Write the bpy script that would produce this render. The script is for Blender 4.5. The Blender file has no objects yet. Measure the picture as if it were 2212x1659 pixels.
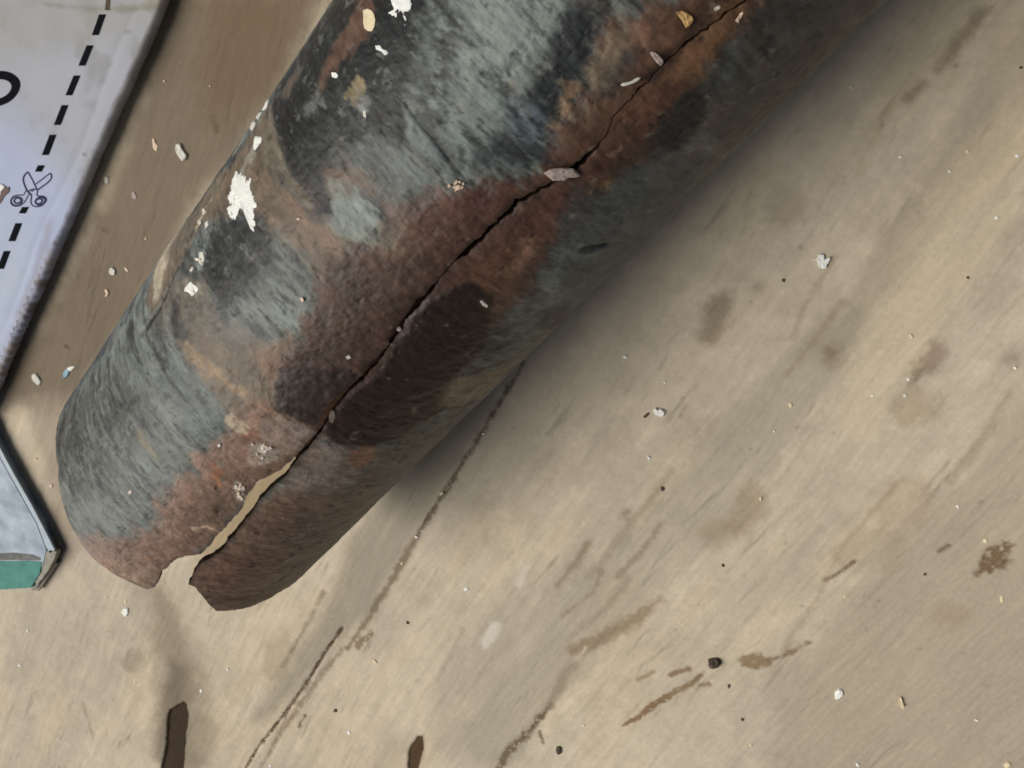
import bpy, bmesh, math, random
import numpy as np
from mathutils import Vector

# ------------------------------------------------------------------ camera, sky, sun, exposure
# one Blender unit is one centimetre here
sc = bpy.context.scene
sc.unit_settings.system = 'METRIC'
sc.unit_settings.scale_length = 0.01
H = 22.0                       # camera height over the boards
F = 1720.0                     # focal length in pixels of a 2212 px wide view of the photograph
CX, CY = 1106.0, 829.5

TILT, TAZ = math.radians(24.5), math.radians(224.0)   # the view leans this far towards the open end of the pipe
VIEW = np.array([math.sin(TILT) * math.cos(TAZ), math.sin(TILT) * math.sin(TAZ), -math.cos(TILT)])
EYE = -VIEW * H
_q = Vector((0, 0, -1)).rotation_difference(Vector(VIEW))
ROT = np.array(_q.to_matrix())

cam_data = bpy.data.cameras.new("camera")
cam_data.sensor_fit = 'HORIZONTAL'
cam_data.sensor_width = 36.0
cam_data.lens = 36.0 * F / 2212.0
cam_data.clip_start = 0.1
cam_data.clip_end = 2000.0
cam = bpy.data.objects.new("camera", cam_data)
cam.location = EYE
cam.rotation_euler = _q.to_euler()
sc.collection.objects.link(cam)
sc.camera = cam

SUN_AZ, SUN_EL = 190.0, 51.0   # where the light comes from, degrees (0 = +x, 90 = +y)
world = bpy.data.worlds.new("World")
sc.world = world
world.use_nodes = True
wt = world.node_tree
bg = wt.nodes.get('Background') or wt.nodes.new('ShaderNodeBackground')
sky = wt.nodes.new('ShaderNodeTexSky')
sky.sky_type = 'NISHITA'
sky.sun_disc = False
sky.sun_elevation = math.radians(SUN_EL)
sky.sun_rotation = math.radians(90.0 - SUN_AZ)
sky.air_density = 0.6
sky.dust_density = 6.0
sky.ozone_density = 0.4
wt.links.new(sky.outputs[0], bg.inputs[0])
bg.inputs[1].default_value = 0.05

sun_data = bpy.data.lights.new("sun", 'SUN')
sun_data.energy = 3.0
sun_data.angle = math.radians(50.0)
sun_data.color = (1.0, 0.97, 0.91)
sun = bpy.data.objects.new("sun", sun_data)
sd = Vector((math.cos(math.radians(SUN_AZ)) * math.cos(math.radians(SUN_EL)),
             math.sin(math.radians(SUN_AZ)) * math.cos(math.radians(SUN_EL)),
             math.sin(math.radians(SUN_EL))))
sun.rotation_euler = sd.to_track_quat('Z', 'Y').to_euler()
sun.location = sd * 60
sc.collection.objects.link(sun)

sc.view_settings.view_transform = 'Standard'
sc.view_settings.look = 'None'
sc.view_settings.gamma = 1.0
sc.cycles.filter_width = 1.8
sc.view_settings.exposure = -0.14

COL = sc.collection
rng = np.random.default_rng(7)
random.seed(7)

# ------------------------------------------------------------------ helpers
def lin(c):
    c = np.asarray(c, float) / 255.0
    return np.where(c <= 0.04045, c / 12.92, ((c + 0.055) / 1.055) ** 2.4)

def smooth(a, b, x):
    t = np.clip((x - a) / (b - a), 0, 1)
    return t * t * (3 - 2 * t)

_tabs = {}
def vnoise(x, y, seed=0):
    if seed not in _tabs:
        _tabs[seed] = np.random.default_rng(seed + 100).random((256, 256))
    T = _tabs[seed]
    xi = np.floor(x).astype(np.int64); yi = np.floor(y).astype(np.int64)
    fx = x - xi; fy = y - yi
    fx = fx * fx * fx * (fx * (fx * 6 - 15) + 10); fy = fy * fy * fy * (fy * (fy * 6 - 15) + 10)
    x0 = xi & 255; x1 = (xi + 1) & 255; y0 = yi & 255; y1 = (yi + 1) & 255
    return (T[x0, y0] * (1 - fx) + T[x1, y0] * fx) * (1 - fy) + (T[x0, y1] * (1 - fx) + T[x1, y1] * fx) * fy

def fbm(x, y, octv=4, seed=0, gain=0.5):
    v = 0; a = 1.0; tot = 0
    for i in range(octv):
        v = v + a * (vnoise(x, y, seed + i) - 0.5); tot += a
        x, y = 2.03 * (0.8 * x + 0.6 * y) + 17.1, 2.03 * (-0.6 * x + 0.8 * y) + 5.3
        a *= gain
    return v / tot * 2.0       # about -1 .. 1

def poly_sd(px, py, poly):
    """signed distance to a polygon, positive inside"""
    poly = np.asarray(poly, float)
    n = len(poly)
    d2 = np.full(px.shape, 1e18); ins = np.zeros(px.shape, bool)
    for i in range(n):
        ax, ay = poly[i]; bx, by = poly[(i + 1) % n]
        ex, ey = bx - ax, by - ay
        t = np.clip(((px - ax) * ex + (py - ay) * ey) / max(ex * ex + ey * ey, 1e-12), 0, 1)
        dx = px - (ax + t * ex); dy = py - (ay + t * ey)
        d2 = np.minimum(d2, dx * dx + dy * dy)
        if abs(ey) > 1e-12:
            c = ((ay <= py) & (by > py)) | ((by <= py) & (ay > py))
            ins ^= c & (px < ax + (py - ay) / ey * ex)
    d = np.sqrt(d2)
    return np.where(ins, d, -d)

def line_sd(px, py, pts, w):
    """signed distance to a stroke of half width w (number or one per point), positive inside"""
    pts = np.asarray(pts, float)
    w = np.broadcast_to(np.asarray(w, float), (len(pts),))
    best = np.full(px.shape, -1e9)
    for i in range(len(pts) - 1):
        ax, ay = pts[i]; bx, by = pts[i + 1]
        ex, ey = bx - ax, by - ay
        t = np.clip(((px - ax) * ex + (py - ay) * ey) / max(ex * ex + ey * ey, 1e-12), 0, 1)
        d = np.hypot(px - (ax + t * ex), py - (ay + t * ey))
        best = np.maximum(best, w[i] * (1 - t) + w[i + 1] * t - d)
    return best

class Paint:
    """colour layers over surface coordinates (u, v) in cm"""
    def __init__(self, u, v, base):
        self.u, self.v = u, v
        self.c = np.empty(u.shape + (3,)); self.c[:] = lin(base)
        self.h = np.zeros(u.shape)
        self.warp = {}; self.ax = self.ay = 1.0; self.hf = None; self.pm = np.ones(u.shape)
    def wn(self, sc_, seed):
        k = (sc_, seed)
        if k not in self.warp:
            self.warp[k] = fbm(self.u * sc_ * self.ax, self.v * sc_ * self.ay, 6, seed, 0.7)
        return self.warp[k]
    def apply(self, sd, sel, color, op, soft, ragged, rs, seed, brk, raise_):
        if not sel.any(): return
        n = self.wn(rs, seed)[sel]
        if self.hf is not None: n = n + .55 * self.hf[sel]
        m = smooth(-soft, soft, sd + ragged * n)
        if brk > 0:
            n2 = self.wn(rs * 2.3, seed + 9)[sel]
            m = m * smooth(-0.25, 0.25, n2 + 0.45 - brk)
        m = m * op
        self.c[sel] = self.c[sel] * (1 - m)[:, None] + lin(color) * m[:, None]
        self.pm[sel] = self.pm[sel] * (1 - m) + m * (1.0 if color[0] - color[2] < 13 else 0.0)
        if raise_: self.h[sel] += raise_ * m
    def poly(self, pts, color, op=1, soft=.06, ragged=.15, rs=1.5, seed=1, brk=0, raise_=0):
        pts = np.asarray(pts, float)
        if self.hf is not None and ragged >= .25: soft = soft * 1.5
        mg = soft + ragged * 1.8
        sel = ((self.u > pts[:, 0].min() - mg) & (self.u < pts[:, 0].max() + mg) &
               (self.v > pts[:, 1].min() - mg) & (self.v < pts[:, 1].max() + mg))
        self.apply(poly_sd(self.u[sel], self.v[sel], pts), sel, color, op, soft, ragged, rs, seed, brk, raise_)
    def line(self, pts, w, color, op=1, soft=.05, ragged=.08, rs=2.5, seed=2, brk=0, raise_=0):
        pts = np.asarray(pts, float); w = np.asarray(w, float); mg = soft + ragged * 1.2 + w.max()
        sel = ((self.u > pts[:, 0].min() - mg) & (self.u < pts[:, 0].max() + mg) &
               (self.v > pts[:, 1].min() - mg) & (self.v < pts[:, 1].max() + mg))
        self.apply(line_sd(self.u[sel], self.v[sel], pts, w), sel, color, op, soft, ragged, rs, seed, brk, raise_)

def mesh_np(name, verts, faces, mat=None, parent=None, col=None, smooth_=True, extra=None):
    verts = np.ascontiguousarray(verts, np.float32); faces = np.ascontiguousarray(faces, np.int32)
    me = bpy.data.meshes.new(name)
    k = faces.shape[1]
    me.vertices.add(len(verts)); me.vertices.foreach_set('co', verts.ravel())
    me.loops.add(faces.size); me.loops.foreach_set('vertex_index', faces.ravel())
    me.polygons.add(len(faces))
    me.polygons.foreach_set('loop_start', np.arange(0, faces.size, k, dtype=np.int32))
    me.polygons.foreach_set('use_smooth', np.full(len(faces), smooth_))
    me.update(calc_edges=True)
    if col is not None:
        a = me.attributes.new('tint', 'FLOAT_COLOR', 'POINT')
        full = np.ones((len(verts), 4), np.float32); full[:, :3] = col
        a.data.foreach_set('color', full.ravel())
    for nm, arr in (extra or {}).items():
        a = me.attributes.new(nm, 'FLOAT_VECTOR', 'POINT')
        a.data.foreach_set('vector', np.ascontiguousarray(arr, np.float32).ravel())
    o = bpy.data.objects.new(name, me)
    COL.objects.link(o)
    if mat: me.materials.append(mat)
    if parent: o.parent = parent
    return o

def grid_faces(nr, nc, base=0):
    i = np.arange(nr - 1)[:, None] * nc + np.arange(nc - 1)[None, :]
    return (np.stack([i, i + 1, i + nc + 1, i + nc], -1).reshape(-1, 4) + base)

def tag(o, label=None, cat=None, group=None, kind=None):
    if label: o['label'] = label
    if cat: o['category'] = cat
    if group: o['group'] = group
    if kind: o['kind'] = kind
    return o

def empty(name, loc):
    o = bpy.data.objects.new(name, None)
    o.empty_display_size = 1.0
    o.location = loc
    COL.objects.link(o)
    return o

def keep_world(o, parent):
    """parent without moving: the vertices are already in scene coordinates"""
    o.parent = parent
    o.location = -Vector(parent.location)
    return o

def at(x, y, z=0.0):
    """the point at height z that the photograph shows at x, y (2212 px wide)"""
    r = ROT @ np.array([(x - CX) / F, (CY - y) / F, -1.0])
    return EYE + r * ((EYE[2] - z) / -r[2])
def fl(pts):
    return [tuple(at(x, y)[:2]) for x, y in pts]
PX = H / F                     # cm on the boards for one pixel

# ------------------------------------------------------------------ materials
def new_mat(name):
    m = bpy.data.materials.new(name); m.use_nodes = True
    nt = m.node_tree
    return m, nt, nt.nodes['Principled BSDF']

def tint_mat(name, rough=.7, spec=.3, fine=30., fine_amt=.25, bump=.05, bump_scale=40., bump2=None, coord='Object', rough_var=.15, aniso=None):
    m, nt, p = new_mat(name)
    at_ = nt.nodes.new('ShaderNodeAttribute'); at_.attribute_name = 'tint'
    if coord == 'Object':
        tc = nt.nodes.new('ShaderNodeTexCoord'); cs = tc.outputs['Object']
    else:
        tc = nt.nodes.new('ShaderNodeAttribute'); tc.attribute_name = coord; cs = tc.outputs['Vector']
    mp = nt.nodes.new('ShaderNodeMapping'); mp.inputs['Scale'].default_value = aniso or (1, 1, 1)
    nt.links.new(cs, mp.inputs[0]); cs = mp.outputs[0]
    n1 = nt.nodes.new('ShaderNodeTexNoise'); n1.inputs['Scale'].default_value = fine; n1.inputs['Detail'].default_value = 5
    n1.inputs['Roughness'].default_value = .65
    nt.links.new(cs, n1.inputs['Vector'])
    mr = nt.nodes.new('ShaderNodeMapRange'); mr.inputs[1].default_value = .25; mr.inputs[2].default_value = .75
    mr.inputs[3].default_value = 1 - fine_amt; mr.inputs[4].default_value = 1 + fine_amt
    nt.links.new(n1.outputs[0], mr.inputs[0])
    mx = nt.nodes.new('ShaderNodeMix'); mx.data_type = 'RGBA'; mx.blend_type = 'MULTIPLY'; mx.inputs[0].default_value = 1
    nt.links.new(at_.outputs['Color'], mx.inputs[6]); nt.links.new(mr.outputs[0], mx.inputs[7])
    nt.links.new(mx.outputs[2], p.inputs['Base Color'])
    rr = nt.nodes.new('ShaderNodeMapRange'); rr.inputs[3].default_value = rough - rough_var; rr.inputs[4].default_value = rough + rough_var
    nt.links.new(n1.outputs[0], rr.inputs[0]); nt.links.new(rr.outputs[0], p.inputs['Roughness'])
    p.inputs['Specular IOR Level'].default_value = spec
    nb = nt.nodes.new('ShaderNodeTexNoise'); nb.inputs['Scale'].default_value = bump_scale; nb.inputs['Detail'].default_value = 6
    nt.links.new(cs, nb.inputs['Vector'])
    b = nt.nodes.new('ShaderNodeBump'); b.inputs['Strength'].default_value = 1.0; b.inputs['Distance'].default_value = bump
    nt.links.new(nb.outputs[0], b.inputs['Height']); nt.links.new(b.outputs[0], p.inputs['Normal'])
    return m

def flat_mat(name, rgb, rough=.7, spec=.3, amt=.12, scale=8., bump=.01, rgb2=None):
    m, nt, p = new_mat(name)
    tc = nt.nodes.new('ShaderNodeTexCoord')
    n1 = nt.nodes.new('ShaderNodeTexNoise'); n1.inputs['Scale'].default_value = scale; n1.inputs['Detail'].default_value = 5
    nt.links.new(tc.outputs['Object'], n1.inputs['Vector'])
    cr = nt.nodes.new('ShaderNodeValToRGB')
    a = lin(rgb); b2 = lin(rgb2) if rgb2 else a * (1 + amt)
    if rgb2 is None: a = a * (1 - amt)
    cr.color_ramp.elements[0].position = .3; cr.color_ramp.elements[1].position = .7
    cr.color_ramp.elements[0].color = (*a, 1); cr.color_ramp.elements[1].color = (*b2, 1)
    nt.links.new(n1.outputs[0], cr.inputs[0]); nt.links.new(cr.outputs[0], p.inputs['Base Color'])
    p.inputs['Roughness'].default_value = rough; p.inputs['Specular IOR Level'].default_value = spec
    bp = nt.nodes.new('ShaderNodeBump'); bp.inputs['Distance'].default_value = bump
    nt.links.new(n1.outputs[0], bp.inputs['Height']); nt.links.new(bp.outputs[0], p.inputs['Normal'])
    return m

M_floor = tint_mat('weathered_wood', rough=.75, spec=.2, fine=7., fine_amt=.08, bump=.007, bump_scale=10.)
M_pipe = tint_mat('corroded_metal', rough=.52, spec=.4, fine=7., fine_amt=.42, bump=.018, bump_scale=9., coord='surf', aniso=(1.0, .36, 1.0))
M_bore = tint_mat('rusted_bore', rough=.95, spec=.03, fine=9., fine_amt=.35, bump=.03, bump_scale=9., rough_var=.04)
M_white = flat_mat('white_paint', (236, 238, 232), .6, .35, .06, 12., .02)
M_cream = flat_mat('cream_paint', (228, 214, 178), .7, .3, .12, 10., .02)
M_grey = flat_mat('grey_flake', (212, 212, 202), .75, .3, .10, 10., .02)
M_pinkish = flat_mat('pale_pink_flake', (226, 202, 178), .75, .3, .12, 10., .02)
M_mauve = flat_mat('mauve_grey_chip', (172, 158, 150), .7, .3, .14, 8., .02)
M_grimechip = flat_mat('rusty_grey_chip', (112, 98, 90), .75, .3, .2, 8., .02)
M_tan = flat_mat('tan_chip', (190, 155, 104), .75, .3, .2, 8., .02)
M_dark = flat_mat('dark_grit', (80, 72, 60), .8, .3, .3, 10., .02)
M_brownchip = flat_mat('brown_chip', (96, 62, 44), .8, .3, .2, 10., .02)
M_blue = flat_mat('blue_flake', (130, 168, 190), .5, .4, .15, 10., .01)
M_crystal = flat_mat('mineral_grain', (206, 196, 184), .6, .4, .15, 10., .02)

# ------------------------------------------------------------------ the wooden floor
def axis(lo, hi, step, far):
    fine = np.arange(lo, hi + step * .5, step)
    g = [.1, .25, .5, 1, 2, 4, 8, 14, 22, far]
    g = np.array([v for v in g if v <= far])
    return np.concatenate([lo - g[::-1], fine, fine[-1] + g])

def build_floor():
    step = .037
    cor = np.array([at(a_, b_)[:2] for a_ in (-15, 2227) for b_ in (-15, 1674)])
    lo, hi = cor.min(0), cor.max(0)
    xs = axis(lo[0], hi[0], step, 60.); ys = axis(lo[1], hi[1], step, 60.)
    X, Y = np.meshgrid(xs, ys)
    nr, nc = X.shape
    x = X.ravel(); y = Y.ravel()
    g_ = (at(1060, 1420) - at(1000, 1500))[:2]; gx, gy = g_ / np.hypot(*g_)     # direction of the grain
    al = x * gx + y * gy; ac = -x * gy + y * gx
    ac = ac + .25 * fbm(x * .12, y * .12, 3, 40)
    p = Paint(x, y, (195, 183, 161))
    c = p.c
    big = fbm(x * .16, y * .16, 4, 3)
    streak = fbm(al * .13, ac * .9, 4, 11, .6)
    fine = fbm(al * .55, ac * 4.2, 4, 15, .65)
    dots = fbm(x * 2.2, y * 2.2, 3, 21, .6)
    blot = fbm(al * .5, ac * .9, 4, 27, .6)
    mott = fbm(x * .9, y * .9, 4, 35, .6)
    v = 1 + .07 * big + .06 * streak + .05 * fine + .09 * dots + .10 * blot + .09 * mott + .06 * fbm(x * 6, y * 6, 4, 29, .7)
    c *= v[:, None]
    # warmer and greyer weathering in bands
    w = smooth(-.1, .5, fbm(al * .11, ac * .38, 4, 33, .6))
    c[:] = c * (1 - .55 * w)[:, None] + (lin((174, 164, 146)) * v[:, None]) * (.55 * w)[:, None]
    w = smooth(.05, .6, fbm(al * .16, ac * .5, 3, 51, .6))
    c[:] = c * (1 - .35 * w)[:, None] + (lin((206, 189, 156)) * v[:, None]) * (.35 * w)[:, None]
    dk = smooth(.38, .75, fbm(al * .45, ac * 2.6, 4, 61, .65)) * .4
    c *= (1 - .55 * dk)[:, None]
    P = fl
    kw = dict(soft=.25, ragged=.5, rs=.8)
    # brown dirt between sack and pipe, with the strip's shade painted in
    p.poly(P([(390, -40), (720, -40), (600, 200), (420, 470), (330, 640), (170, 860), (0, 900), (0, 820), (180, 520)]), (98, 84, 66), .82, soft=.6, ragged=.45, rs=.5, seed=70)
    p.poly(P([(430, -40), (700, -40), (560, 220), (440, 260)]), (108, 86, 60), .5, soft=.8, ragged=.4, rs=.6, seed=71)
    p.poly(P([(60, 860), (150, 840), (165, 1000), (180, 1190), (130, 1230), (110, 1100)]), (132, 120, 106), .5, soft=.4, ragged=.3, rs=.8, seed=72)  # shadows of sack corner and pipe, painted onto the boards
    p.poly(P([(640, 985), (560, 1020), (500, 1110), (430, 1190), (470, 1215), (560, 1110), (640, 1040)]), (150, 130, 92), .75, soft=.25, ragged=.2, rs=1.5, seed=84)  # boards under the split, painted olive for the pipe's shade
    # grey weathered bands
    p.line(P([(1830, 700), (1620, 960), (1440, 1170), (1260, 1350), (1060, 1600)]), [.6, .8, 1., .9, .9], (158, 151, 133), .5, seed=73, **kw)
    p.poly(P([(2260, 820), (2060, 1000), (1900, 1240), (1800, 1340), (1690, 1430), (1640, 1700), (2260, 1700)]), (162, 150, 131), .6, soft=.4, ragged=.6, rs=.6, seed=74)
    p.line(P([(2260, 60), (2090, 330), (1930, 560), (1790, 760)]), [.5, .6, .5, .3], (150, 140, 118), .45, seed=75, **kw)
    p.line(P([(2240, 240), (2120, 420), (1960, 680), (1860, 900)]), [.6, .8, .8, .6], (200, 186, 158), .5, seed=76, **kw)
    p.poly(P([(930, 1500), (980, 1400), (1200, 1220), (1280, 1250), (1200, 1500), (1080, 1690), (960, 1640)]), (164, 156, 140), .42, soft=.5, ragged=.5, rs=.8, seed=77)
    p.poly(P([(760, 1150), (860, 1040), (1000, 880), (1110, 770), (1050, 930), (950, 1075), (880, 1190), (820, 1310), (720, 1400), (600, 1540), (540, 1560), (690, 1340)]), (140, 133, 117), .7, soft=.35, ragged=.3, rs=.9, seed=78)  # grey grime and pipe shadow painted together, between pipe and groove
    # soft stains
    for (cx, cy, rx, ry, colr, op) in [
            (1547, 690, 34, 56, (112, 96, 72), .75), (1700, 440, 40, 50, (120, 104, 80), .35), (1616, 1100, 36, 56, (140, 122, 94), .6), (1552, 1148, 40, 26, (144, 127, 100), .55),
            (2013, 772, 20, 34, (126, 106, 88), .75), (1978, 806, 13, 24, (112, 92, 66), .75), (292, 1428, 22, 26, (122, 110, 92), .6),
            (1798, 761, 10, 9, (96, 80, 56), .7), (1785, 775, 16, 10, (130, 114, 88), .6),
            (2030, 870, 18, 26, (138, 122, 100), .5), (2190, 770, 20, 12, (120, 102, 80), .5), (1950, 1090, 70, 60, (160, 142, 115), .5), (1880, 1190, 80, 50, (158, 142, 116), .45),
            (1970, 880, 40, 45, (158, 138, 108), .5), (1640, 620, 14, 10, (110, 94, 70), .5), (1350, 1110, 6, 6, (100, 86, 60), .7), (2190, 530, 30, 60, (165, 150, 130), .4),
            (600, 1420, 30, 60, (150, 136, 112), .5), (470, 1200, 60, 70, (180, 160, 132), .5), (430, 1600, 40, 60, (150, 136, 112), .45), (2050, 1330, 40, 26, (150, 132, 104), .45)]:
        a = np.linspace(0, 2 * np.pi, 14, endpoint=False)
        ca, sa = .85, -.5
        pts = []
        for t in a:
            ex, ey = rx * math.cos(t), ry * math.sin(t)
            pts.append((cx + ex + .25 * -ey, cy + ey))
        p.poly(P(pts), colr, op * .8, soft=.22, ragged=.28, rs=2.2, seed=80)
    p.line(P([(345, 1290), (365, 1360), (385, 1440), (400, 1540), (400, 1640)]), [.6, .9, 1.1, 1., .8], (132, 121, 102), .8, soft=.9, ragged=.5, rs=1.2, seed=82)
    p.line(P([(385, 1450), (372, 1510), (362, 1570), (350, 1640)]), [.4, .5, .45, .35], (112, 101, 84), .75, soft=.45, ragged=.35, rs=1.6, seed=83)
    # dark strokes along the grain
    def st(pts, w, colr, op, soft=.05, ragged=.12, rs=4.2, seed=90, brk=0):
        p.line(P(pts), np.asarray(w) * PX * .5, colr, op, soft=soft, ragged=ragged, rs=rs, seed=seed, brk=brk)
    st([(1240, 1405), (1290, 1385), (1368, 1340), (1425, 1295)], [34, 30, 30, 14], (136, 116, 92), .75, soft=.16, ragged=.2)
    st([(1130, 785), (1040, 935), (960, 1065), (900, 1160)], [8, 9, 8, 8], (84, 69, 52), .8, soft=.06, brk=.12)
    st([(900, 1160), (860, 1230), (800, 1330), (750, 1400)], [14, 17, 16, 12], (120, 104, 82), .85, soft=.08)
    st([(740, 1358), (700, 1410), (660, 1480), (610, 1550), (560, 1612), (528, 1665)], [6, 9, 9, 11, 8, 9], (84, 66, 44), .9, soft=.04, ragged=.1, brk=.18)
    st([(738, 1405), (700, 1450), (650, 1520), (600, 1590), (560, 1665)], [12, 14, 18, 14, 10], (130, 114, 92), .75, soft=.1, ragged=.12, brk=.1)
    st([(770, 1395), (800, 1370)], [18, 20], (118, 100, 70), .8, soft=.07, ragged=.14, brk=.2)
    st([(700, 1280), (650, 1370), (610, 1440)], [12, 10, 8], (132, 118, 98), .7, soft=.1)
    st([(660, 1545), (645, 1570)], [7, 6], (74, 60, 42), .8)
    st([(1078, 1660), (1100, 1620), (1135, 1590), (1160, 1560), (1188, 1525)], [20, 20, 18, 15, 12], (94, 78, 54), .85, soft=.08, ragged=.14, brk=.12)
    st([(1188, 1525), (1215, 1470), (1240, 1430)], [18, 22, 16], (138, 126, 106), .7, soft=.12)
    st([(1166, 1580), (1174, 1605)], [7, 9], (92, 76, 54), .8)
    st([(1345, 1568), (1385, 1545), (1410, 1525), (1440, 1505)], [9, 11, 16, 14], (124, 98, 66), .9, soft=.04, ragged=.1, brk=.1)
    st([(1440, 1505), (1480, 1485), (1512, 1462)], [14, 11, 14], (128, 106, 76), .85, soft=.04, ragged=.1, brk=.15)
    st([(1448, 1458), (1488, 1445)], [10, 12], (126, 104, 74), .85, soft=.05, ragged=.08)
    st([(1378, 1468), (1412, 1452)], [8, 8], (140, 120, 92), .7)
    st([(1515, 1480), (1530, 1478)], [8, 10], (124, 104, 76), .7)
    st([(1612, 1430), (1632, 1428), (1660, 1432)], [26, 40, 18], (132, 110, 80), .85, soft=.06, ragged=.16)
    st([(1660, 1425), (1710, 1410), (1746, 1388)], [10, 9, 8], (122, 100, 72), .8, soft=.05, ragged=.1, brk=.12)
    st([(1784, 1253), (1815, 1235), (1845, 1212)], [8, 9, 6], (104, 86, 62), .8, soft=.04, ragged=.06, brk=.1)
    st([(2170, 1185), (2150, 1205), (2120, 1230), (2108, 1240)], [30, 46, 22, 18], (108, 86, 60), .9, soft=.08, ragged=.25, rs=3.5, brk=.12)
    st([(2030, 1190), (2045, 1180)], [9, 7], (110, 92, 66), .8)
    st([(2120, 30), (2070, 95), (2030, 150)], [22, 26, 12], (112, 98, 76), .6, soft=.14)
    st([(1990, 185), (1965, 210)], [18, 18], (110, 96, 74), .5, soft=.12)
    st([(1820, 650), (1770, 720), (1700, 810)], [10, 14, 10], (140, 124, 98), .5, soft=.12)
    st([(1800, 560), (1740, 660), (1710, 730)], [8, 10, 8], (140, 124, 98), .45, soft=.1)
    st([(1450, 1020), (1400, 1090), (1330, 1170), (1270, 1250)], [12, 16, 18, 10], (144, 132, 110), .55, soft=.12)
    st([(1430, 1130), (1380, 1200), (1330, 1250)], [10, 12, 12], (128, 114, 92), .6, soft=.09)
    st([(1270, 1175), (1240, 1220), (1205, 1265)], [20, 18, 14], (126, 112, 86), .6, soft=.1)
    st([(1300, 1235), (1280, 1280), (1215, 1330)], [12, 10, 8], (128, 114, 90), .55, soft=.08)
    st([(1360, 1250), (1315, 1310), (1230, 1380)], [18, 16, 10], (150, 138, 118), .6, soft=.12)
    st([(1950, 1030), (1820, 1180), (1760, 1300), (1690, 1400)], [8, 12, 9, 7], (150, 134, 106), .5, soft=.1)
    st([(2180, 850), (2110, 960), (2050, 1040)], [10, 12, 10], (144, 128, 106), .5, soft=.12)
    st([(1000, 1270), (930, 1440), (900, 1580)], [4, 7, 5], (205, 190, 160), .5, soft=.08)
    st([(945, 1470), (980, 1400), (1000, 1360)], [9, 12, 9], (146, 136, 120), .5, soft=.1)
    st([(1070, 1352), (1048, 1392)], [22, 26], (214, 208, 192), .75, soft=.12, ragged=.1)
    st([(1142, 1222), (1118, 1262)], [10, 12], (214, 206, 190), .65, soft=.1)
    st([(1264, 1400), (1236, 1432)], [4, 4], (216, 206, 182), .6)
    st([(180, 1520), (200, 1590)], [10, 6], (146, 132, 108), .6, soft=.1)
    st([(1935, 215), (1870, 330), (1850, 380)], [10, 12, 8], (172, 154, 124), .5, soft=.1)
    st([(2060, 160), (2040, 190)], [12, 12], (182, 166, 138), .5, soft=.1)
    st([(460, 255), (470, 285)], [9, 12], (96, 78, 52), .6, soft=.08)
    st([(140, 745), (146, 748)], [9, 9], (72, 58, 44), .7, soft=.06)
    st([(222, 495), (230, 500)], [10, 8], (92, 74, 56), .6, soft=.06)
    # scattered specks in the surface
    rs_ = np.random.default_rng(5)
    for i in range(170):
        q = (rs_.uniform(0, 2212), rs_.uniform(0, 1659)); r = rs_.uniform(2, 5.5) * PX * .6
        a = at(*q)
        dark = rs_.random() < .7
        p.line([(a[0], a[1]), (a[0] + r * .8 * rs_.uniform(0, 1), a[1] + r * rs_.uniform(0, 1))], [r, r * .8], (96, 80, 58) if dark else (214, 200, 170), rs_.uniform(.15, .5), soft=.05, ragged=.03, rs=4., seed=95)
    # open slots in the wood
    z = .018 * fine + .012 * streak - .05 * dk
    slots = [([(365, 1535), (397, 1515), (402, 1520), (407, 1547), (401, 1595), (397, 1660), (392, 1760), (340, 1770), (347, 1660), (357, 1615), (360, 1557)], .09, (54, 39, 20)),
             ([(903, 1590), (914, 1588), (916, 1620), (909, 1645), (905, 1662), (900, 1690), (884, 1692), (880, 1660), (883, 1620), (895, 1600)], .06, (78, 60, 38))]
    for pts, dep, colr in slots:
        pp = np.array(P(pts)); mg = .4
        sel = (x > pp[:, 0].min() - mg) & (x < pp[:, 0].max() + mg) & (y > pp[:, 1].min() - mg) & (y < pp[:, 1].max() + mg)
        sd = poly_sd(x[sel], y[sel], pp) + .035 * fbm(x[sel] * 5, y[sel] * 5, 3, 96)
        m = smooth(-.02, .03, sd)
        c[sel] = c[sel] * (1 - m)[:, None] + lin(colr) * (1 + .3 * fine[sel])[:, None] * m[:, None]
        z[sel] -= dep * smooth(-.015, .05, sd)
        lip = smooth(-.10, -.02, sd) * (1 - m)
        c[sel] *= (1 - .25 * lip)[:, None]
    # open crack in the grain
    for pts, w, dep in [([(1130, 785), (1040, 935), (960, 1065), (900, 1160)], 3, .045), ([(740, 1358), (660, 1480), (610, 1550), (560, 1612), (520, 1680)], 3.5, .06)]:
        pp = np.array(P(pts)); mg = .4
        sel = (x > pp[:, 0].min() - mg) & (x < pp[:, 0].max() + mg) & (y > pp[:, 1].min() - mg) & (y < pp[:, 1].max() + mg)
        sd = line_sd(x[sel], y[sel], pp, w * PX) + .04 * fbm(x[sel] * 3, y[sel] * 3, 3, 97)
        z[sel] -= dep * smooth(-.05, .05, sd)
    far = np.maximum(np.maximum(lo[0] - x, x - hi[0]), np.maximum(lo[1] - y, y - hi[1]))
    z = z * (1 - smooth(0, .5, far))
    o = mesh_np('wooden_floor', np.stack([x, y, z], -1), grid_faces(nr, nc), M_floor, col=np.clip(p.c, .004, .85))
    tag(o, kind='structure')
    return o
build_floor()

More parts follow.
